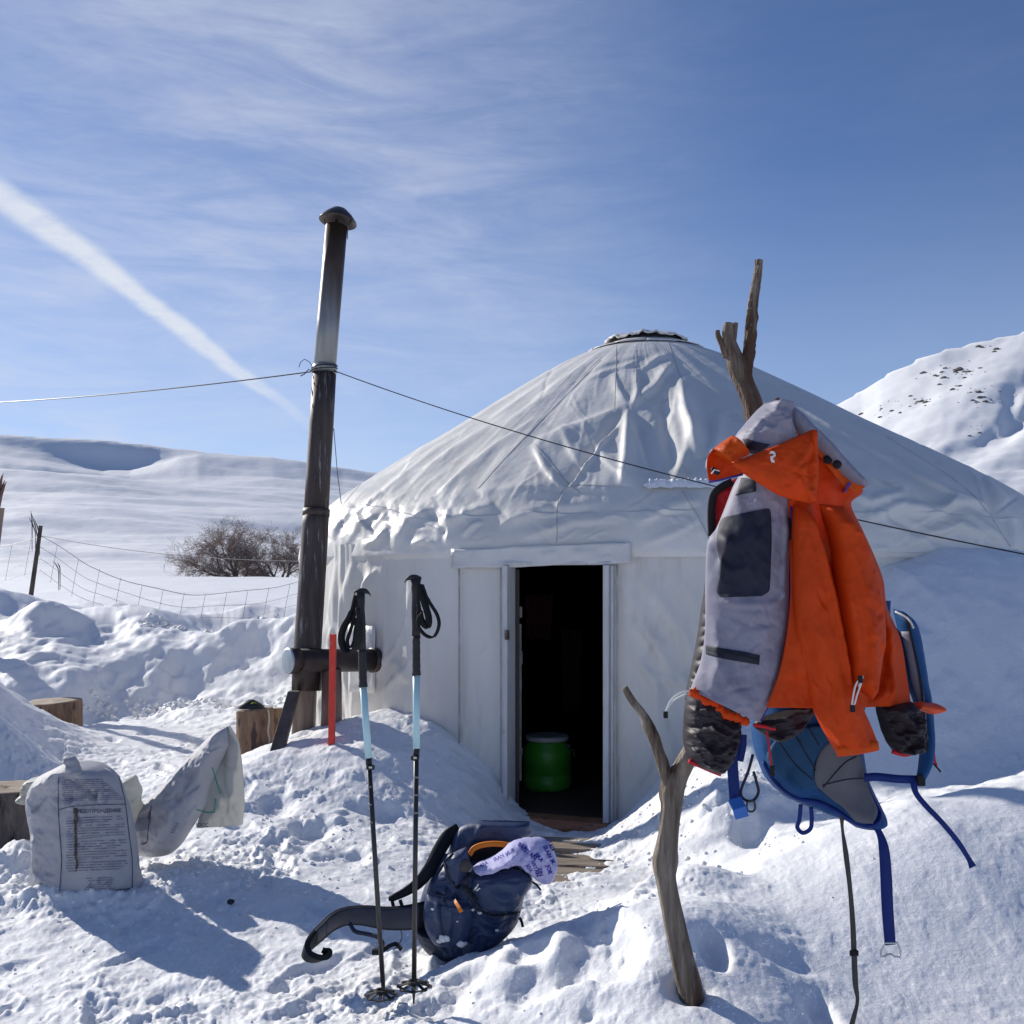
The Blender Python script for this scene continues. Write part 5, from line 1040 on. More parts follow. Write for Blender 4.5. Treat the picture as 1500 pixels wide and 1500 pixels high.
MB().strap(pxt([(1155, 601), (1158, 615), (1160, 632), (1163, 642)], 2.395), [.012, .010, .016, .012], .003, (1, 0, 0)).build('care_label', M['white_cord'], jk, True)
panel('hood_brim', [(1073, 637, 1097, 666), (1060, 646, 1090, 670), (1048, 655, 1080, 676), (1041, 664, 1072, 684)], 2.40, M['orange_in'], jk, 40, 40, T=.03, nz=(.010, 6), seed=14)
hb1 = panel('hood_brim', [(1046, 657, 1062, 658), (1038, 668, 1068, 668), (1036, 680, 1073, 680), (1037, 692, 1082, 688), (1039, 705, 1088, 694)], 2.375, M['orange'], jk, 40, 50, bulge=-.02, nz=(.006, 7), seed=15, creases=[([(1060, 660), (1066, 672), (1074, 682)], (4, 6), .014)])
MB().tube(pxt([(1038, 706), (1052, 704), (1070, 699), (1088, 695)], 2.37), .0028, 6).build('brim_edge', M['piping'], jk, True)
MB().box(pv(1048, 690, 2.365), (.024, .012, .011), [[.8, 0, .6], [0, 1, 0], [-.6, 0, .8]]).build('cord_lock', M['black_soft'], jk, bevel=.004)
MB().tube(pxt([(1042, 694), (1047, 688), (1054, 690)], 2.355), .0016, 5).build('cord', M['white_cord'], jk, True)
br1 = panel('hood_peak', [(1071, 678, 1073, 682), (1092, 671, 1094, 696), (1112, 663, 1116, 710), (1136, 654, 1142, 725), (1158, 644, 1164, 732), (1178, 635, 1182, 736), (1190, 630, 1191, 737)], 2.345, M['orange'], jk, 70, 90, bulge=.02, nz=(.006, 16), seed=16,
    creases=wrinkles(65, 16, (1085, 640, 1190, 730), 26, (3, 5), .003, 20, 50)+[([(1186, 636), (1176, 668), (1160, 692)], (7, 9), .012), ([(1160, 694), (1170, 712), (1184, 730)], (6, 9), .010)])
panel('hood_peak', [(1190, 630, 1194, 634), (1182, 664, 1197, 660), (1164, 690, 1198, 690), (1172, 712, 1196, 712), (1188, 736, 1192, 736)], 2.335, M['orange'], jk, 30, 60, bulge=.022, nz=(.008, 6), seed=17, creases=[([(1190, 640), (1182, 680), (1186, 720)], (5, 7), -.016)])
# small white brand mark on the brim, two curled strokes
mb = MB(); mb2 = MB()
line_on(mb, br1, [(1127.2, 664.2), (1130.4, 662.6), (1134.2, 664.2), (1134.0, 667.6), (1131.2, 670.2)], .0062, .0035, n=14).build('logo_mark', M['white_cord'], jk)
line_on(mb2, br1, [(1130.6, 668.0), (1130.4, 672.0), (1131.8, 675.6), (1134.6, 675.6)], .0062, .0036, n=14).build('logo_mark', M['white_cord'], jk)
for (a, b) in ((1213, 673), (1227, 680)):
    p = onto([c_ for c_ in jk.children if c_.type == 'MESH'], a, b, .006, 2.40); MB().lathe(p, [(.001, .004), (.009, .003), (.011, -.004)], 14, (0, -1, 0), caps=False).build('snap', M['black_soft'], jk, True)
line_on(MB(), [c_ for c_ in jk.children if c_.type == 'MESH'], [(1245, 707), (1241, 714), (1236, 722)], .010, .006, default=2.47).build('drawcord_tab', M['piping'], jk)
def cordloop(pts, Y, tp): 
    MB().tube(pxt([tuple(v) for v in spline(pts, 26)], Y), .0022, 5).build('cord', M['white_cord'], jk, True)
    MB().box(pv(tp[0], tp[1], Y), (.011, .009, .017)).build('toggle', M['black_soft'], jk, bevel=.002)
cordloop([(1010, 1012), (998, 1014), (984, 1024), (976, 1040), (974, 1046), (980, 1034), (990, 1024), (1006, 1016)], 2.44, (975, 1047))
cordloop([(1262, 992), (1254, 1002), (1250, 1018), (1248, 1034), (1252, 1030), (1256, 1016), (1262, 1000)], 2.33, (1249, 1038))
cordloop([(1264, 990), (1262, 996), (1258, 1006)], 2.33, (1260, 995))
o = panel('seam_tape', [(1157, 742, 1160, 742), (1160, 790, 1163, 790), (1160, 850, 1162, 850), (1157, 900, 1159, 900)], 2.44, M['piping'], jk, 3, 30, bulge=0, nz=(0, 1), fine=0)
# ------------------------------------------------------------------ trekking poles
M['grip'] = pmat('grip', (.010, .010, .011), (.02, .02, .022), 30, .65, bump=.4, bscale=90, bdist=.002)
M['ice_blue'] = pmat('ice_blue', (.42, .66, .70), (.46, .70, .74), 10, .35)
M['shaft'] = pmat('shaft', (.03, .03, .032), (.05, .048, .05), 14, .38, metal=.4)
def pole(lb, pts, Y, flip, strapA, strapB, basket, ysw):
    root = empty('trekking_pole', P(pts[-1][0], pts[-1][1], Y), lb, 'trekking pole', 'trekking poles standing in the snow')
    def at(y): 
        ys = [p[1] for p in pts]; return float(np.interp(y, ys, [p[0] for p in pts]))
    def seg(name, y0, y1, rs, mat, n=14):
        k = len(rs); q = [(at(y0+(y1-y0)*i/(k-1)), y0+(y1-y0)*i/(k-1)) for i in range(k)]
        return MB().tube([pv(a, b, Y) for a, b in q], [r*Y/F for r in rs], n).build(name, M[mat], root, True)
    t0 = pts[0][1]; g1, b1 = ysw
    seg('grip', t0+4, t0+88, [7.5, 7.0, 6.2, 6.6, 7.0, 6.6, 6.2, 6.4], 'grip', 18)
    seg('lower_grip', t0+88, g1, [6.6, 5.6, 6.0, 5.7, 6.0, 6.1, 5.7, 6.1, 5.8, 6.2, 5.8, 6.3, 7.0], 'grip', 18)
    hx, hy = at(t0), t0; V = sp3([(hx-flip*8, hy+3, 5.0), (hx, hy+1.5, 8.5), (hx+flip*8, hy+.5, 6.5), (hx+flip*14, hy+4, 2.2), (hx+flip*16, hy+8, .8)], 16)
    MB().tube([pv(a, b+1.5, Y) for a, b, r in V], [r*.62*Y/F for a, b, r in V], 12).build('head', M['grip'], root, True)
    seg('upper_shaft', g1, b1, [5.2, 5.2], 'ice_blue'); seg('lower_shaft', b1, pts[-1][1]-30, [3.7, 3.6], 'shaft'); seg('collar', b1-1, b1+12, [4.7, 4.7], 'grip')
    seg('tip', pts[-1][1]-30, pts[-1][1], [3.5, 2.4, 1.0], 'shaft')
    MB().box(pv(at(b1+14)+flip*2.0, b1+14, Y-.006), (.024, .020, .013)).build('lever_lock', M['grip'], root, bevel=.003)
    MB().box(pv(at(b1+14)+flip*2, b1+14, Y-.018), (.010, .004, .006)).build('lock_screw', M['alu'], root, bevel=.001)
    for k in range(3):
        yy = b1+42+k*26; MB().tube([pv(at(yy), yy-1.3, Y), pv(at(yy), yy+1.3, Y)], 3.9*Y/F, 14).build('scale_mark', pmat('scale_mark', (.22, .21, .20), None, rough=.5) if 'mark' not in M else M['mark'], root, True)
    for pts_, w_ in (strapA, strapB):
        q = spline([(a, b, Y-.012-.004*i) for i, (a, b) in enumerate(pts_)], 44)
        MB().strap([pv(a, b, c) for a, b, c in q], [w_*(.9 if 4 < i < 40 else .55)*Y/F for i in range(44)], .0025, [np.array([.75, .5, .25])]*44).build('wrist_strap', M['black_soft'], root, True)
    cx, cy = basket; c = pv(cx, cy, Y); bk = MB(); R_ = .043; tz = np.array([0.0, .02, 1.0]); tz /= np.linalg.norm(tz); ux = np.array([1., 0, 0]); uy = np.cross(tz, ux)
    bk.tube([c+.016*(math.cos(a)*ux+math.sin(a)*uy)+tz*.006 for a in np.linspace(0, 2*np.pi, 25)], .006, 6, cap=False)
    ringp = []
    for a in np.linspace(0, 2*np.pi, 97):
        rr_ = R_*(1+.10*math.cos(a*8)); ringp.append(c+rr_*(math.cos(a)*ux+math.sin(a)*uy)-tz*.006)
    bk.strap(ringp, .011, .003, [tz*.3+(p_-c)/np.linalg.norm(p_-c) for p_ in ringp])
    for k in range(8):
        a = k*math.pi/4; d_ = math.cos(a)*ux+math.sin(a)*uy; bk.strap([c+d_*.012+tz*.006, c+d_*R_*1.08-tz*.006], .010, .003, np.cross(d_, tz))
    bk.build('basket', M['grip'], root)
    return root
M['mark'] = pmat('scale_mark', (.22, .21, .20), None, rough=.5)
pole('left trekking pole with its handle leaning left, loop hanging left', [(527, 864), (532, 1005), (540, 1110), (549, 1280), (563, 1468)], 2.96, 1,
     ([(521, 872), (514, 900), (504, 918), (500, 935), (504, 950), (513, 954), (522, 946), (526, 920), (524, 890)], 12), ([(523, 880), (516, 915), (509, 938), (512, 949), (519, 938), (521, 905)], 6), (559, 1455), (1006, 1110))
pole('right trekking pole standing plumb with its loop hanging right', [(609, 844), (610, 990), (610, 1095), (609, 1280), (606, 1471)], 2.92, -1,
     ([(615, 856), (621, 880), (628, 905), (626, 917), (617, 908), (613, 885)], 12), ([(619, 856), (628, 880), (640, 900), (643, 916), (636, 932), (624, 931), (613, 918), (613, 905), (619, 896)], 6), (607, 1442), (989, 1096))

# ------------------------------------------------------------------ dark rucksack on the snow
M['steel_blue'] = cloth_mat('steel_blue', (.024, .042, .10), (.038, .062, .13), .45, 0, spec=.4, bump=.5, bs=25, weave=180)
M['steel_dark'] = cloth_mat('steel_dark', (.014, .020, .042), (.022, .03, .06), .5, weave=220)
M['mesh_black'] = cloth_mat('mesh_black', (.008, .010, .016), None, .75, weave=300)
M['orange_trim'] = cloth_mat('orange_trim', (.75, .22, .02), None, .5, .1)
dk = empty('rucksack', P(690, 1388, 3.5), 'open dark blue rucksack lying upright on the snow behind the poles', 'rucksack')
dcr = [([(690, 1276), (720, 1268), (758, 1262)], (4, 7), .020), ([(693, 1285), (725, 1272), (762, 1280), (779, 1292)], (3, 5), -.014), ([(652, 1254), (640, 1280), (626, 1310)], (5, 8), .022), ([(684, 1262), (672, 1290), (660, 1325), (652, 1370)], (4, 6), -.018),
       ([(700, 1330), (725, 1340), (762, 1332)], (4, 6), -.016), ([(694, 1300), (700, 1322), (722, 1334)], (4, 6), -.012), ([(650, 1285), (655, 1300), (668, 1296)], (4, 7), .014), ([(668, 1296), (680, 1275), (686, 1262)], (4, 6), .014), ([(640, 1330), (650, 1350), (645, 1376)], (5, 7), .014),
       ([(700, 1345), (730, 1352), (755, 1345)], (4, 7), .012), ([(676, 1340), (680, 1360), (676, 1380)], (4, 6), -.010), ([(715, 1285), (740, 1290), (765, 1302)], (6, 9), .012), ([(715, 1365), (735, 1358), (752, 1352)], (3, 5), .012), ([(735, 1300), (745, 1320), (742, 1332)], (5, 7), -.010)]
db = panel('body', [(652, 1250, 760, 1262), (640, 1268, 780, 1288), (625, 1292, 770, 1306), (616, 1318, 764, 1330), (613, 1345, 758, 1350), (618, 1372, 742, 1368), (636, 1389, 716, 1383)], 3.50, M['steel_blue'], dk, 110, 130, T=.24, creases=dcr+wrinkles(18, 46, (622, 1260, 770, 1385), 26, (2.5, 5), .008, 30, 60), nz=(.016, 10), fine=.004, seed=21, roundp=.45)
panel('bottom', [(606, 1350, 650, 1352), (612, 1372, 690, 1376), (624, 1390, 716, 1388), (640, 1394, 700, 1392)], 3.46, M['steel_dark'], dk, 40, 40, T=.16, nz=(.012, 8), seed=22)
lid = panel('back_panel', [(704, 1201, 776, 1203), (686, 1206, 778, 1214), (672, 1214, 777, 1224), (664, 1228, 752, 1238), (656, 1250, 716, 1250), (650, 1278, 700, 1280)], 3.54, M['steel_blue'], dk, 60, 70, T=.05, nz=(.010, 12), seed=23,
    creases=[([(670, 1216), (668, 1235), (660, 1262)], (4, 7), .020), ([(690, 1240), (700, 1232), (740, 1234)], (4, 6), -.014), ([(706, 1202), (700, 1215), (690, 1230)], (4, 7), .010)])
panel('opening', [(700, 1238, 748, 1238), (686, 1254, 752, 1252), (684, 1275, 750, 1268), (690, 1290, 740, 1285)], 3.44, M['mesh_black'], dk, 20, 20, bulge=-.03, nz=(.004, 8))  # black sheet set in the mouth, its colour stands in for the dark inside
strap_px('opening_rim', [(688, 1252), (694, 1243), (706, 1238), (722, 1236), (738, 1237), (750, 1240)], 7, M['orange_trim'], dk, 3.42, (0, 0, 1), th=.012)
panel('pocket_flap', [(656, 1252, 684, 1240), (650, 1268, 688, 1264), (656, 1285, 682, 1282), (664, 1297, 668, 1298)], 3.37, M['steel_blue'], dk, 24, 40, T=.03, nz=(.012, 7), seed=25)
panel('front_pocket', [(694, 1280, 770, 1274), (690, 1296, 780, 1292), (696, 1314, 768, 1312), (706, 1330, 760, 1330)], 3.36, M['steel_blue'], dk, 50, 50, T=.07, nz=(.012, 8), seed=26, creases=[([(700, 1290), (730, 1280), (765, 1285)], (3, 5), -.010), ([(720, 1300), (740, 1310), (760, 1305)], (5, 8), .014)])
panel('side_pocket', [(626, 1308, 690, 1322), (620, 1335, 694, 1340), (624, 1362, 690, 1366), (636, 1382, 684, 1382)], 3.36, M['steel_blue'], dk, 46, 50, T=.06, nz=(.012, 9), seed=27, creases=[([(640, 1315), (645, 1345), (640, 1380)], (4, 7), .014), ([(665, 1320), (668, 1350), (662, 1376)], (4, 6), -.010)])
strap_px('shoulder_strap', [(672, 1214, 3.56, 18), (656, 1226, 3.54, 20), (642, 1248, 3.50, 20), (630, 1272, 3.46, 19), (614, 1292, 3.44, 16), (596, 1305, 3.42, 12), (578, 1314, 3.40, 9), (570, 1316, 3.40, 5)], 18, M['mesh_black'], dk, 3.45, 'auto', th=.020)
strap_px('strap_loop', [(574, 1314), (576, 1326), (582, 1338), (590, 1334), (586, 1318)], 5, M['steel_dark'], dk, 3.40, 'auto', th=.004)
belt = [(622, 1340, 3.40, 44), (596, 1344, 3.38, 40), (566, 1345, 3.36, 36), (534, 1341, 3.34, 31), (508, 1342, 3.32, 29), (488, 1350, 3.28, 30), (472, 1364, 3.24, 28), (457, 1378, 3.2, 26), (448, 1390, 3.16, 24), (452, 1400, 3.14, 22), (464, 1404, 3.14, 22), (476, 1402, 3.15, 20), (480, 1396, 3.16, 18), (474, 1393, 3.165, 16)]
qb = spline(belt, 90); wds = [np.array([0.15+.55*min(1, max(0, (i-45)/30)), -.35-.9*min(1, max(0, (i-50)/25)), 1.0-.55*min(1, max(0, (i-50)/30))]) for i in range(90)]
MB().strap([pv(a, b, c) for a, b, c, d in qb], [d*c/F for a, b, c, d in qb], .018, wds).build('hip_belt', M['mesh_black'], dk, True, bevel=.002)
MB().strap([pv(a, b, c-.010) for a, b, c, d in qb[2:46]], [d*.9*c/F for a, b, c, d in qb[2:46]], .008, wds[2:46]).build('belt_face', M['steel_dark'], dk, True, bevel=.002)
strap_px('belt_strap', [(512, 1352, 3.27), (520, 1364, 3.25), (536, 1368, 3.24), (552, 1372, 3.22), (561, 1382, 3.2), (562, 1394, 3.18)], 6, M['steel_dark'], dk, 3.22, (0, .3, 1), th=.004)
strap_px('belt_strap', [(548, 1396, 3.16), (560, 1393, 3.16), (570, 1386, 3.18), (580, 1383, 3.2), (588, 1391, 3.18)], 6, M['black_soft'], dk, 3.18, (0, .6, 1), th=.004)
MB().box(pv(553, 1394, 3.16), (.036, .022, .018)).build('buckle', M['black_soft'], dk, bevel=.004)
MB().tube(pxt([tuple(v) for v in spline([(587, 1362), (589, 1372), (584, 1384), (576, 1392)], 14)], 3.3), .0016, 5).build('cord', M['black_soft'], dk, True)
OB = [c for c in dk.children if c.name.split('.')[0] in ('body', 'back_panel', 'front_pocket', 'side_pocket', 'pocket_flap')]
for nm, pts, wd_, mt in [('orange_tab', [(665, 1319), (671, 1328), (676, 1336)], .014, 'orange_trim'), ('compression_strap', [(690, 1272), (680, 1300), (690, 1318), (705, 1334)], .012, 'steel_dark'), ('compression_strap', [(650, 1262), (660, 1290), (672, 1300), (684, 1276)], .010, 'steel_dark'), ('compression_strap', [(678, 1300), (692, 1308), (700, 1318)], .016, 'mesh_black'),
                         ('zip', [(694, 1284), (722, 1272), (755, 1271), (776, 1284)], .007, 'mesh_black'), ('zip', [(694, 1326), (706, 1336), (730, 1341), (762, 1336)], .007, 'mesh_black'), ('seam', [(640, 1282), (652, 1262), (664, 1250)], .006, 'mesh_black'), ('seam', [(655, 1300), (645, 1330), (650, 1376)], .005, 'steel_dark')]:
    line_on(MB(), OB, pts, wd_, .006, 3.3, n=22).build(nm, M[mt], dk)
MB().tube(pxt([(778, 1291), (786, 1296), (792, 1304)], 3.42), .004, 5).build('strap_end', M['black_soft'], dk)
strap_px('strap_end', [(761, 1344), (764, 1350), (766, 1358)], 4, M['black_soft'], dk, 3.4)
MB().lathe(onto(OB, 681, 1268, .01, 3.35), [(.001, .008), (.018, .007), (.022, -.004)], 16, (0, -1, .2), caps=False).build('cord_lock', M['grey_web'], dk, True)
k = MB()
for (a, b, c_, d_) in ((697, 1302, 701, 1295), (698, 1305, 703, 1301), (695, 1304, 697, 1299)): line_on(k, OB, [(a, b), (c_, d_)], .004, .008, 3.3, n=4)
k.build('logo_mark', M['white_cord'], dk, kind='stuff')
rnd = random.Random(5)
for (a, b, s_) in [(650, 1375, .016), (644, 1379, .009), (675, 1383, .014), (692, 1333, .006), (703, 1337, .008), (670, 1350, .004), (728, 1363, .007), (634, 1332, .005), (655, 1377, .009), (681, 1382, .008)]:
    p = onto(OB, a, b, .004, 3.35); o = lump('snow_dab', None, p, (s_*1.1, s_*.45, s_*.7), M['snow_plain'], None, int(a), amp=.5, n=10); o.parent = dk; o.location = o.location-dk.location
# printed white and blue neck tube stuffed in the opening
M['buff'] = cloth_mat('buff', (.58, .57, .84), (.68, .67, .90), .7, .25); M['ink_blue'] = pmat('ink_blue', (.02, .015, .30), None, rough=.7)
bf = empty('neck_tube', P(760, 1290, 3.36), 'white neck tube printed with blue letters spilling from dark rucksack', 'neck tube')
bfb = panel('fabric', [(693, 1270, 695, 1276), (704, 1263, 708, 1276), (720, 1256, 726, 1272), (735, 1246, 745, 1266), (748, 1234, 760, 1265), (762, 1228, 772, 1274), (780, 1226, 786, 1288), (795, 1228, 798, 1294), (807, 1238, 809, 1290), (814, 1254, 814, 1275), (816, 1262, 815, 1268)], 3.37, M['buff'], bf, 60, 110, T=.10, nz=(.016, 7), fine=.004, seed=31,
    creases=wrinkles(17, 30, (700, 1235, 812, 1285), 18, (2, 3.5), .007, -20, 40)+[([(745, 1262), (762, 1250), (775, 1232)], (3, 5), -.016), ([(770, 1272), (780, 1252), (800, 1236)], (3, 5), .014), ([(720, 1264), (740, 1255), (760, 1240)], (3, 4), .012), ([(786, 1284), (790, 1262), (806, 1250)], (3, 5), -.012)])
def text_on(obs, s, ox, oy, dx, dy, hpx, parent, mat, name='printed_text', off=.003, default=None, bold=.03):
    """flat lettering laid on a surface: origin pixel, baseline direction (dx,dy) per unit, cap height hpx"""
    cu = bpy.data.curves.new('t', 'FONT'); cu.body = s; cu.size = 1; cu.resolution_u = 2; cu.offset = bold; to = bpy.data.objects.new('t', cu); COL.objects.link(to)
    dg = bpy.context.evaluated_depsgraph_get(); me = bpy.data.meshes.new_from_object(to.evaluated_get(dg)); bpy.data.objects.remove(to)
    L_ = math.hypot(dx, dy); ux, uy = dx/L_, dy/L_; V = []; last = None
    for v in me.vertices:
        a, b = v.co.x*hpx/.72, v.co.y*hpx/.72
        p = onto(obs, ox+ux*a+uy*b, oy+uy*a-ux*b, off, default); p = last if p is None else p; V.append(p); last = p
    V = [next(q for q in V if q is not None) if v is None else v for v in V]
    fs = [list(p.vertices) for p in me.polygons]; bpy.data.meshes.remove(me)
    return mesh_obj(name, np.array(V), fs, mat, parent, smooth=False)
for (s, x, y, a, h) in [('USTAN', 762, 1243, 38, 5.0), ('IRAN MI', 795, 1240, 62, 5.0), ('BRA', 783, 1252, 50, 4.6), ('JOR', 800, 1268, 75, 4.8), ('USTAN', 778, 1262, 70, 4.4), ('BRA', 758, 1238, 30, 4.6), ('IRAN', 724, 1262, -28, 4.2), ('MUS', 742, 1254, -35, 4.2), ('BRA', 704, 1270, -25, 3.8), ('STAN', 800, 1230, 60, 4.4), ('JOR', 770, 1268, 58, 4.2), ('ZIN', 788, 1272, 75, 4.2)]:
    text_on(bfb, s, x, y, math.cos(RAD(a)), math.sin(RAD(a)), h*1.25, bf, M['ink_blue'], default=3.33)

# ------------------------------------------------------------------ white sacks
M['sack'] = pmat('sack', (.40, .40, .43), (.50, .50, .52), 4, .6, bump=.5, bscale=14, bdist=.008, trans=.10, weave=120, c3=(.34, .31, .28), s3=(.60, .76), scale3=5)
M['sack_thin'] = pmat('sack_thin', (.58, .58, .55), (.64, .64, .60), 4, .5, bump=.5, bscale=12, bdist=.008, trans=.5)
M['ink'] = pmat('ink', (.05, .045, .08), (.16, .15, .20), 25, .8); M['ink_soft'] = pmat('ink_soft', (.11, .11, .18), (.30, .30, .36), 30, .8)
M['stain'] = pmat('stain', (.05, .03, .025), (.12, .08, .06), 30, .8); M['ink_green'] = pmat('ink_green', (.08, .33, .26), None, rough=.7)
s1 = empty('sack', P(130, 1312, 4.1), 'upright white woven sack with dark printed warning text and tied top', 'sack', 'white woven sacks on the snow')
scr = [([(60, 1150), (90, 1138), (105, 1120)], (4, 8), .022), ([(120, 1128), (140, 1145), (160, 1160)], (4, 7), -.016), ([(55, 1190), (70, 1215), (66, 1260)], (6, 9), .018), ([(60, 1240), (75, 1250), (70, 1290)], (4, 7), -.014), ([(62, 1285), (80, 1275), (95, 1280)], (4, 6), .014),
       ([(150, 1135), (168, 1165), (180, 1200)], (5, 8), .014), ([(95, 1150), (125, 1160), (170, 1160)], (7, 9), -.012), ([(70, 1180), (80, 1165), (92, 1150)], (4, 7), -.014), ([(56, 1215), (64, 1222), (76, 1225)], (3, 5), .014), ([(118, 1128), (112, 1145), (100, 1155)], (3, 5), .018)]
sb = panel('body', [(98, 1117, 116, 1116), (80, 1126, 146, 1122), (60, 1137, 166, 1133), (47, 1155, 178, 1155), (44, 1180, 187, 1180), (48, 1210, 194, 1208), (51, 1240, 199, 1238), (53, 1268, 203, 1266), (56, 1292, 206, 1290), (62, 1312, 206, 1306), (80, 1322, 190, 1318)], 4.1, M['sack'], s1, 110, 130, T=.24, creases=scr+wrinkles(5, 46, (50, 1124, 205, 1170), 26, (2, 4), .008, 90)+wrinkles(6, 26, (48, 1170, 88, 1318), 18, (2, 4), .008, 30)+wrinkles(7, 22, (60, 1280, 205, 1320), 22, (2, 4), .006, 10), nz=(.022, 14), fine=.003, seed=41, roundp=.42)
panel('tied_neck', [(97, 1106, 108, 1108), (96, 1114, 112, 1112), (100, 1122, 116, 1122), (96, 1134, 124, 1134)], 3.99, M['sack'], s1, 24, 40, T=.05, nz=(.02, 4), seed=42)
MB().tube(pxt([(106, 1120), (102, 1108), (94, 1098), (96, 1090)], 3.97), .002, 5).build('string', M['white_cord'], s1, True)
fr2 = MB()
for pts in ([(86, 1138), (85, 1180), (88, 1230), (90, 1262), (87, 1309)], [(87, 1309), (130, 1306), (160, 1305), (194, 1301)], [(174, 1136), (180, 1160), (184, 1178), (189, 1220), (194, 1260), (194, 1301)], [(86, 1186), (104, 1182), (140, 1179), (184, 1178)]):
    line_on(fr2, sb, pts, 0, .003, 3.98, n=34, r=.0017)
fr2.build('printed_border', M['ink'], s1, kind='stuff')
def textlines(obs, quads, parent, mat, seed, default):
    mb_ = MB(); r_ = random.Random(seed)
    for (x0, y0, x1, y1) in quads:
        x = x0
        while x < x1:
            w_ = r_.uniform(2.2, 7); xe = min(x+w_, x1); f0, f1 = (x-x0)/(x1-x0), (xe-x0)/(x1-x0)
            if r_.random() < .93:
                a = onto(obs, x, y0+(y1-y0)*f0, .003, default); b = onto(obs, xe, y0+(y1-y0)*f1, .003, default); mb_.strap([a, b], .0036, .0006, (0, 0, 1))
            x = xe+r_.uniform(.5, 1.0)
    return mb_.build('printed_text', mat, parent, kind='stuff')
qs = [(91+ (i%3==0)*2, 1143+i*3.0, 150+i*3.2, 1141.5+i*2.9) for i in range(11)]
qs += [(97+(0 if i % 4 else 3), 1199+i*3.85, [178, 182, 160, 184, 184, 175, 184, 184, 150, 186, 186, 184, 170, 187, 186, 187, 150, 187, 188, 182][i % 20]-1, 1195.5+i*3.85) for i in range(21)]
qs += [(132-abs(i-2)*3, 1287+i*3.2, 163+((i*7) % 4), 1285.5+i*3.2) for i in range(6)]
textlines(sb, qs, s1, M['ink_soft'], 3, 3.98)
text_on(sb, 'ПРЕДУПРЕЖДЕНИЕ', 107, 1191, 1, -.02, 5.2, s1, M['ink'], default=3.98)
st_ = MB(); q = [onto(sb, a, b, .0038, 3.98) for a, b in spline([(110, 1184), (111, 1195), (110.5, 1215), (111, 1235), (111, 1255), (113, 1264), (111, 1277)], 60)]
st_.strap(q, [.014*(1 if i > 14 else 1.5)*(.55+.45*abs(float(vnoise(i*.5, 0)))) if i < 56 else .004 for i in range(60)], .0006, (1, 0, 0)).build('brown_stain', M['stain'], s1)
# crumpled see-through bag behind its left shoulder
o = panel('clear_bag', [(46, 1140, 92, 1128), (36, 1150, 86, 1140), (35, 1164, 76, 1160), (44, 1174, 66, 1176)], 4.28, M['sack_thin'], None, 30, 40, T=.14, nz=(.04, 5), fine=.008, seed=43, creases=wrinkles(19, 26, (36, 1130, 90, 1172), 14, (2, 3), .016, 0, 90)); tag(o, 'crumpled bright clear plastic bag behind the left of the printed sack', 'plastic bag')
o = panel('small_bag', [(180, 1143, 197, 1136), (178, 1155, 203, 1150), (180, 1172, 207, 1168), (186, 1190, 206, 1186), (190, 1206, 200, 1206)], 4.35, M['sack_thin'], None, 26, 40, T=.12, nz=(.03, 5), fine=.008, seed=44, creases=wrinkles(20, 22, (180, 1138, 206, 1200), 18, (2, 3), .014, 60, 60)); tag(o, 'small crumpled plastic bag between the two white sacks', 'plastic bag')
s2 = empty('sack', P(235, 1250, 4.45), 'slanting half empty white sack with green print and thin raised mouth', 'sack', 'white woven sacks on the snow')
sb2 = panel('body', [(194, 1190, 204, 1246), (205, 1180, 218, 1252), (222, 1166, 236, 1253), (240, 1150, 254, 1248), (256, 1134, 270, 1230), (270, 1117, 286, 1206), (286, 1100, 300, 1180), (302, 1084, 308, 1150), (318, 1070, 322, 1118), (334, 1064, 336, 1090)], 4.45, M['sack'], s2, 70, 120, T=.22, nz=(.025, 9), fine=.004, seed=45, roundp=.45,
    creases=wrinkles(15, 60, (200, 1080, 320, 1245), 28, (2, 4), .010, -50, 35)+[([(205, 1190), (230, 1178), (250, 1150)], (4, 7), .030), ([(240, 1160), (265, 1130), (280, 1110)], (4, 6), .026), ([(218, 1200), (232, 1182), (226, 1225)], (4, 6), -.018), ([(262, 1190), (280, 1150), (300, 1110)], (5, 8), -.02), ([(250, 1220), (262, 1190), (270, 1160)], (5, 7), .016), ([(215, 1240), (240, 1236), (258, 1232)], (4, 6), .012)])
fl2 = panel('mouth', [(322, 1066, 337, 1063), (316, 1090, 349, 1085), (310, 1120, 354, 1115), (303, 1150, 357, 1150), (297, 1178, 358, 1180), (288, 1212, 355, 1208)], 4.5, M['sack_thin'], s2, 40, 70, bulge=.02, nz=(.012, 12), seed=46, creases=wrinkles(16, 16, (290, 1080, 350, 1200), 30, (3, 5), .006, 70)+[([(340, 1080), (335, 1130), (346, 1190)], (5, 8), .014), ([(320, 1090), (312, 1140), (300, 1190)], (4, 6), .012)])
mb = MB()
for pts in ([(311, 1124), (318, 1148), (324, 1163)], [(288, 1186), (302, 1190), (314, 1190)], [(314, 1190), (315, 1180), (316, 1170)]): line_on(mb, [fl2, sb2], pts, 0, .004, 4.42, n=12, r=.003)
mb.build('printed_border', M['ink_green'], s2, kind='stuff')
text_on([fl2, sb2], 'IGCC', 287, 1211, 1, .02, 5.5, s2, M['ink_soft'], default=4.42)
mb = MB()
for pts in ([(207, 1236), (215, 1234), (217, 1215), (221, 1185)], [(215, 1234), (208, 1237)], [(216, 1200), (222, 1180)]): line_on(mb, sb2, pts, 0, .004, 4.35, n=10, r=.0024)
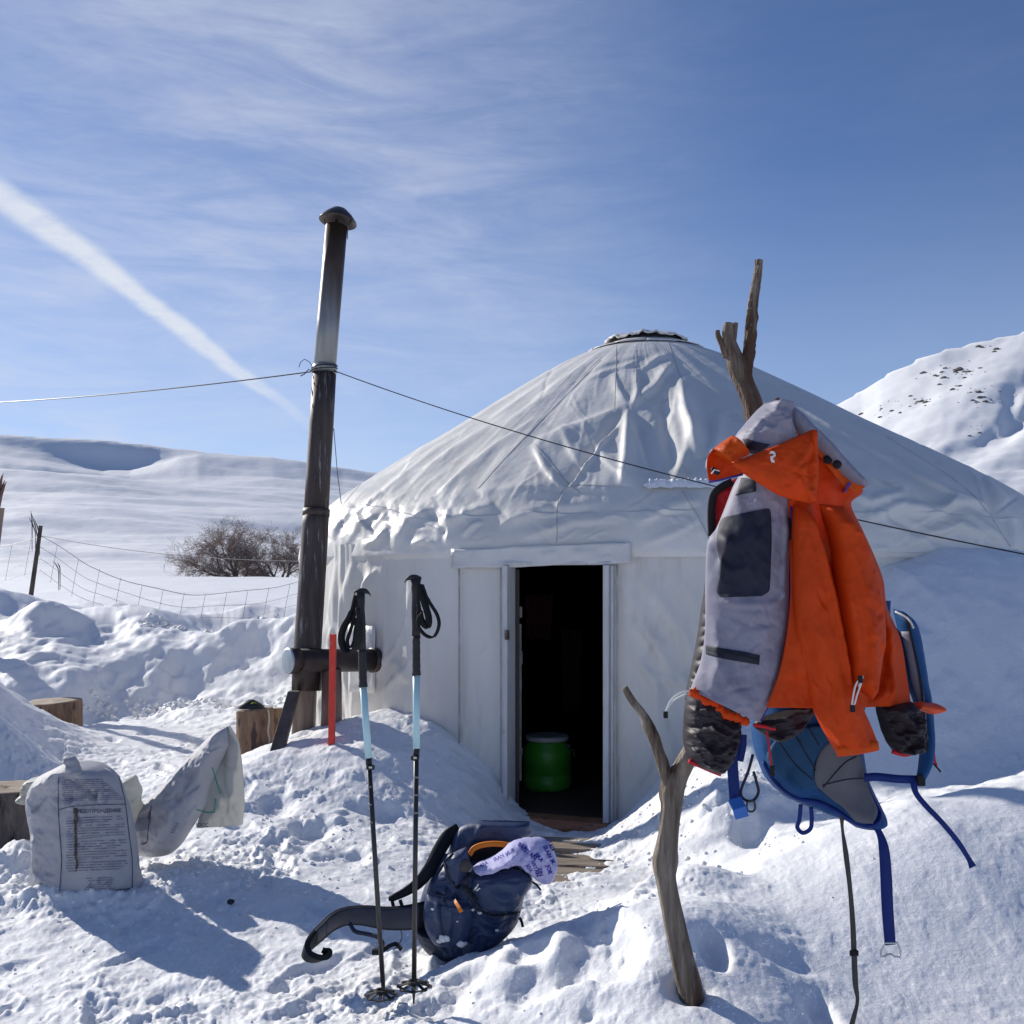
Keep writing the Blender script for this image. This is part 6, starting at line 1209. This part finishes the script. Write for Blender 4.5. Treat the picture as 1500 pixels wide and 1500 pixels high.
mb.build('printed_border', M['ink'], s2, kind='stuff')
textlines(sb2, [(196, 1200+i*3.4, 212, 1199+i*3.2) for i in range(6)], s2, M['ink_soft'], 9, 4.36)
text_on(sb2, 'УРЕА', 255, 1222, .45, -.9, 5, s2, M['ink_soft'], default=4.36)

# ------------------------------------------------------------------ loose snow crumbs
rnd = random.Random(21); cb = MB(); ico = []
for zz_, r in ((-1, .05), (-.5, .85), (.45, .9), (1, .05)):
    for k_ in range(6): ico.append((r*math.cos(k_*math.pi/3), r*math.sin(k_*math.pi/3), zz_))
ico = np.array(ico); fc_ = grid_faces(4, 6, True)
pos = []
for _ in range(600):
    y = rnd.uniform(2.3, 9); x = rnd.uniform(-.55*y, .3+.05*y)
    pos.append((x, y, rnd.choice([.003, .004, .005, .006])))
for _ in range(300): pos.append((rnd.gauss(1.0, .35), rnd.gauss(4.9, .5), .004+.010*rnd.random()**2))
for _ in range(260): pos.append((rnd.gauss(-1.55, .4), rnd.gauss(4.15, .2), .003+.010*rnd.random()**2))
for _ in range(260): pos.append((rnd.gauss(-1.1, .5), rnd.gauss(5.1, .5), .003+.010*rnd.random()**2))
for _ in range(220): pos.append((rnd.uniform(-4.1, -2.2), rnd.gauss(9.5, .12), rnd.uniform(.01, .035)))
for _ in range(160): pos.append((rnd.uniform(-4.3, -2.6), rnd.gauss(11.5, .2), rnd.uniform(.02, .05)))
pos = np.array(pos); zs = ground_h(pos[:, 0], pos[:, 1]); vv = []; ff = []
for i, (x, y, s_) in enumerate(pos):
    if math.hypot(x-YC[0], y-YC[1]) < YR+.05: continue
    jit = np.array([rnd.uniform(.65, 1.25) for _ in range(24)])[:, None]
    vv.append(ico*jit*s_*np.array([1.1, 1.1, .8])+np.array([x, y, zs[i]+s_*.05])); ff.append(fc_+24*(len(vv)-1))
tag(mesh_obj('snow_crumbs', np.concatenate(vv), np.concatenate(ff), M['snow_plain'], kind='stuff', loc=(0, 0, 0)), 'loose crumbs and clods of snow scattered over the yard', 'snow')
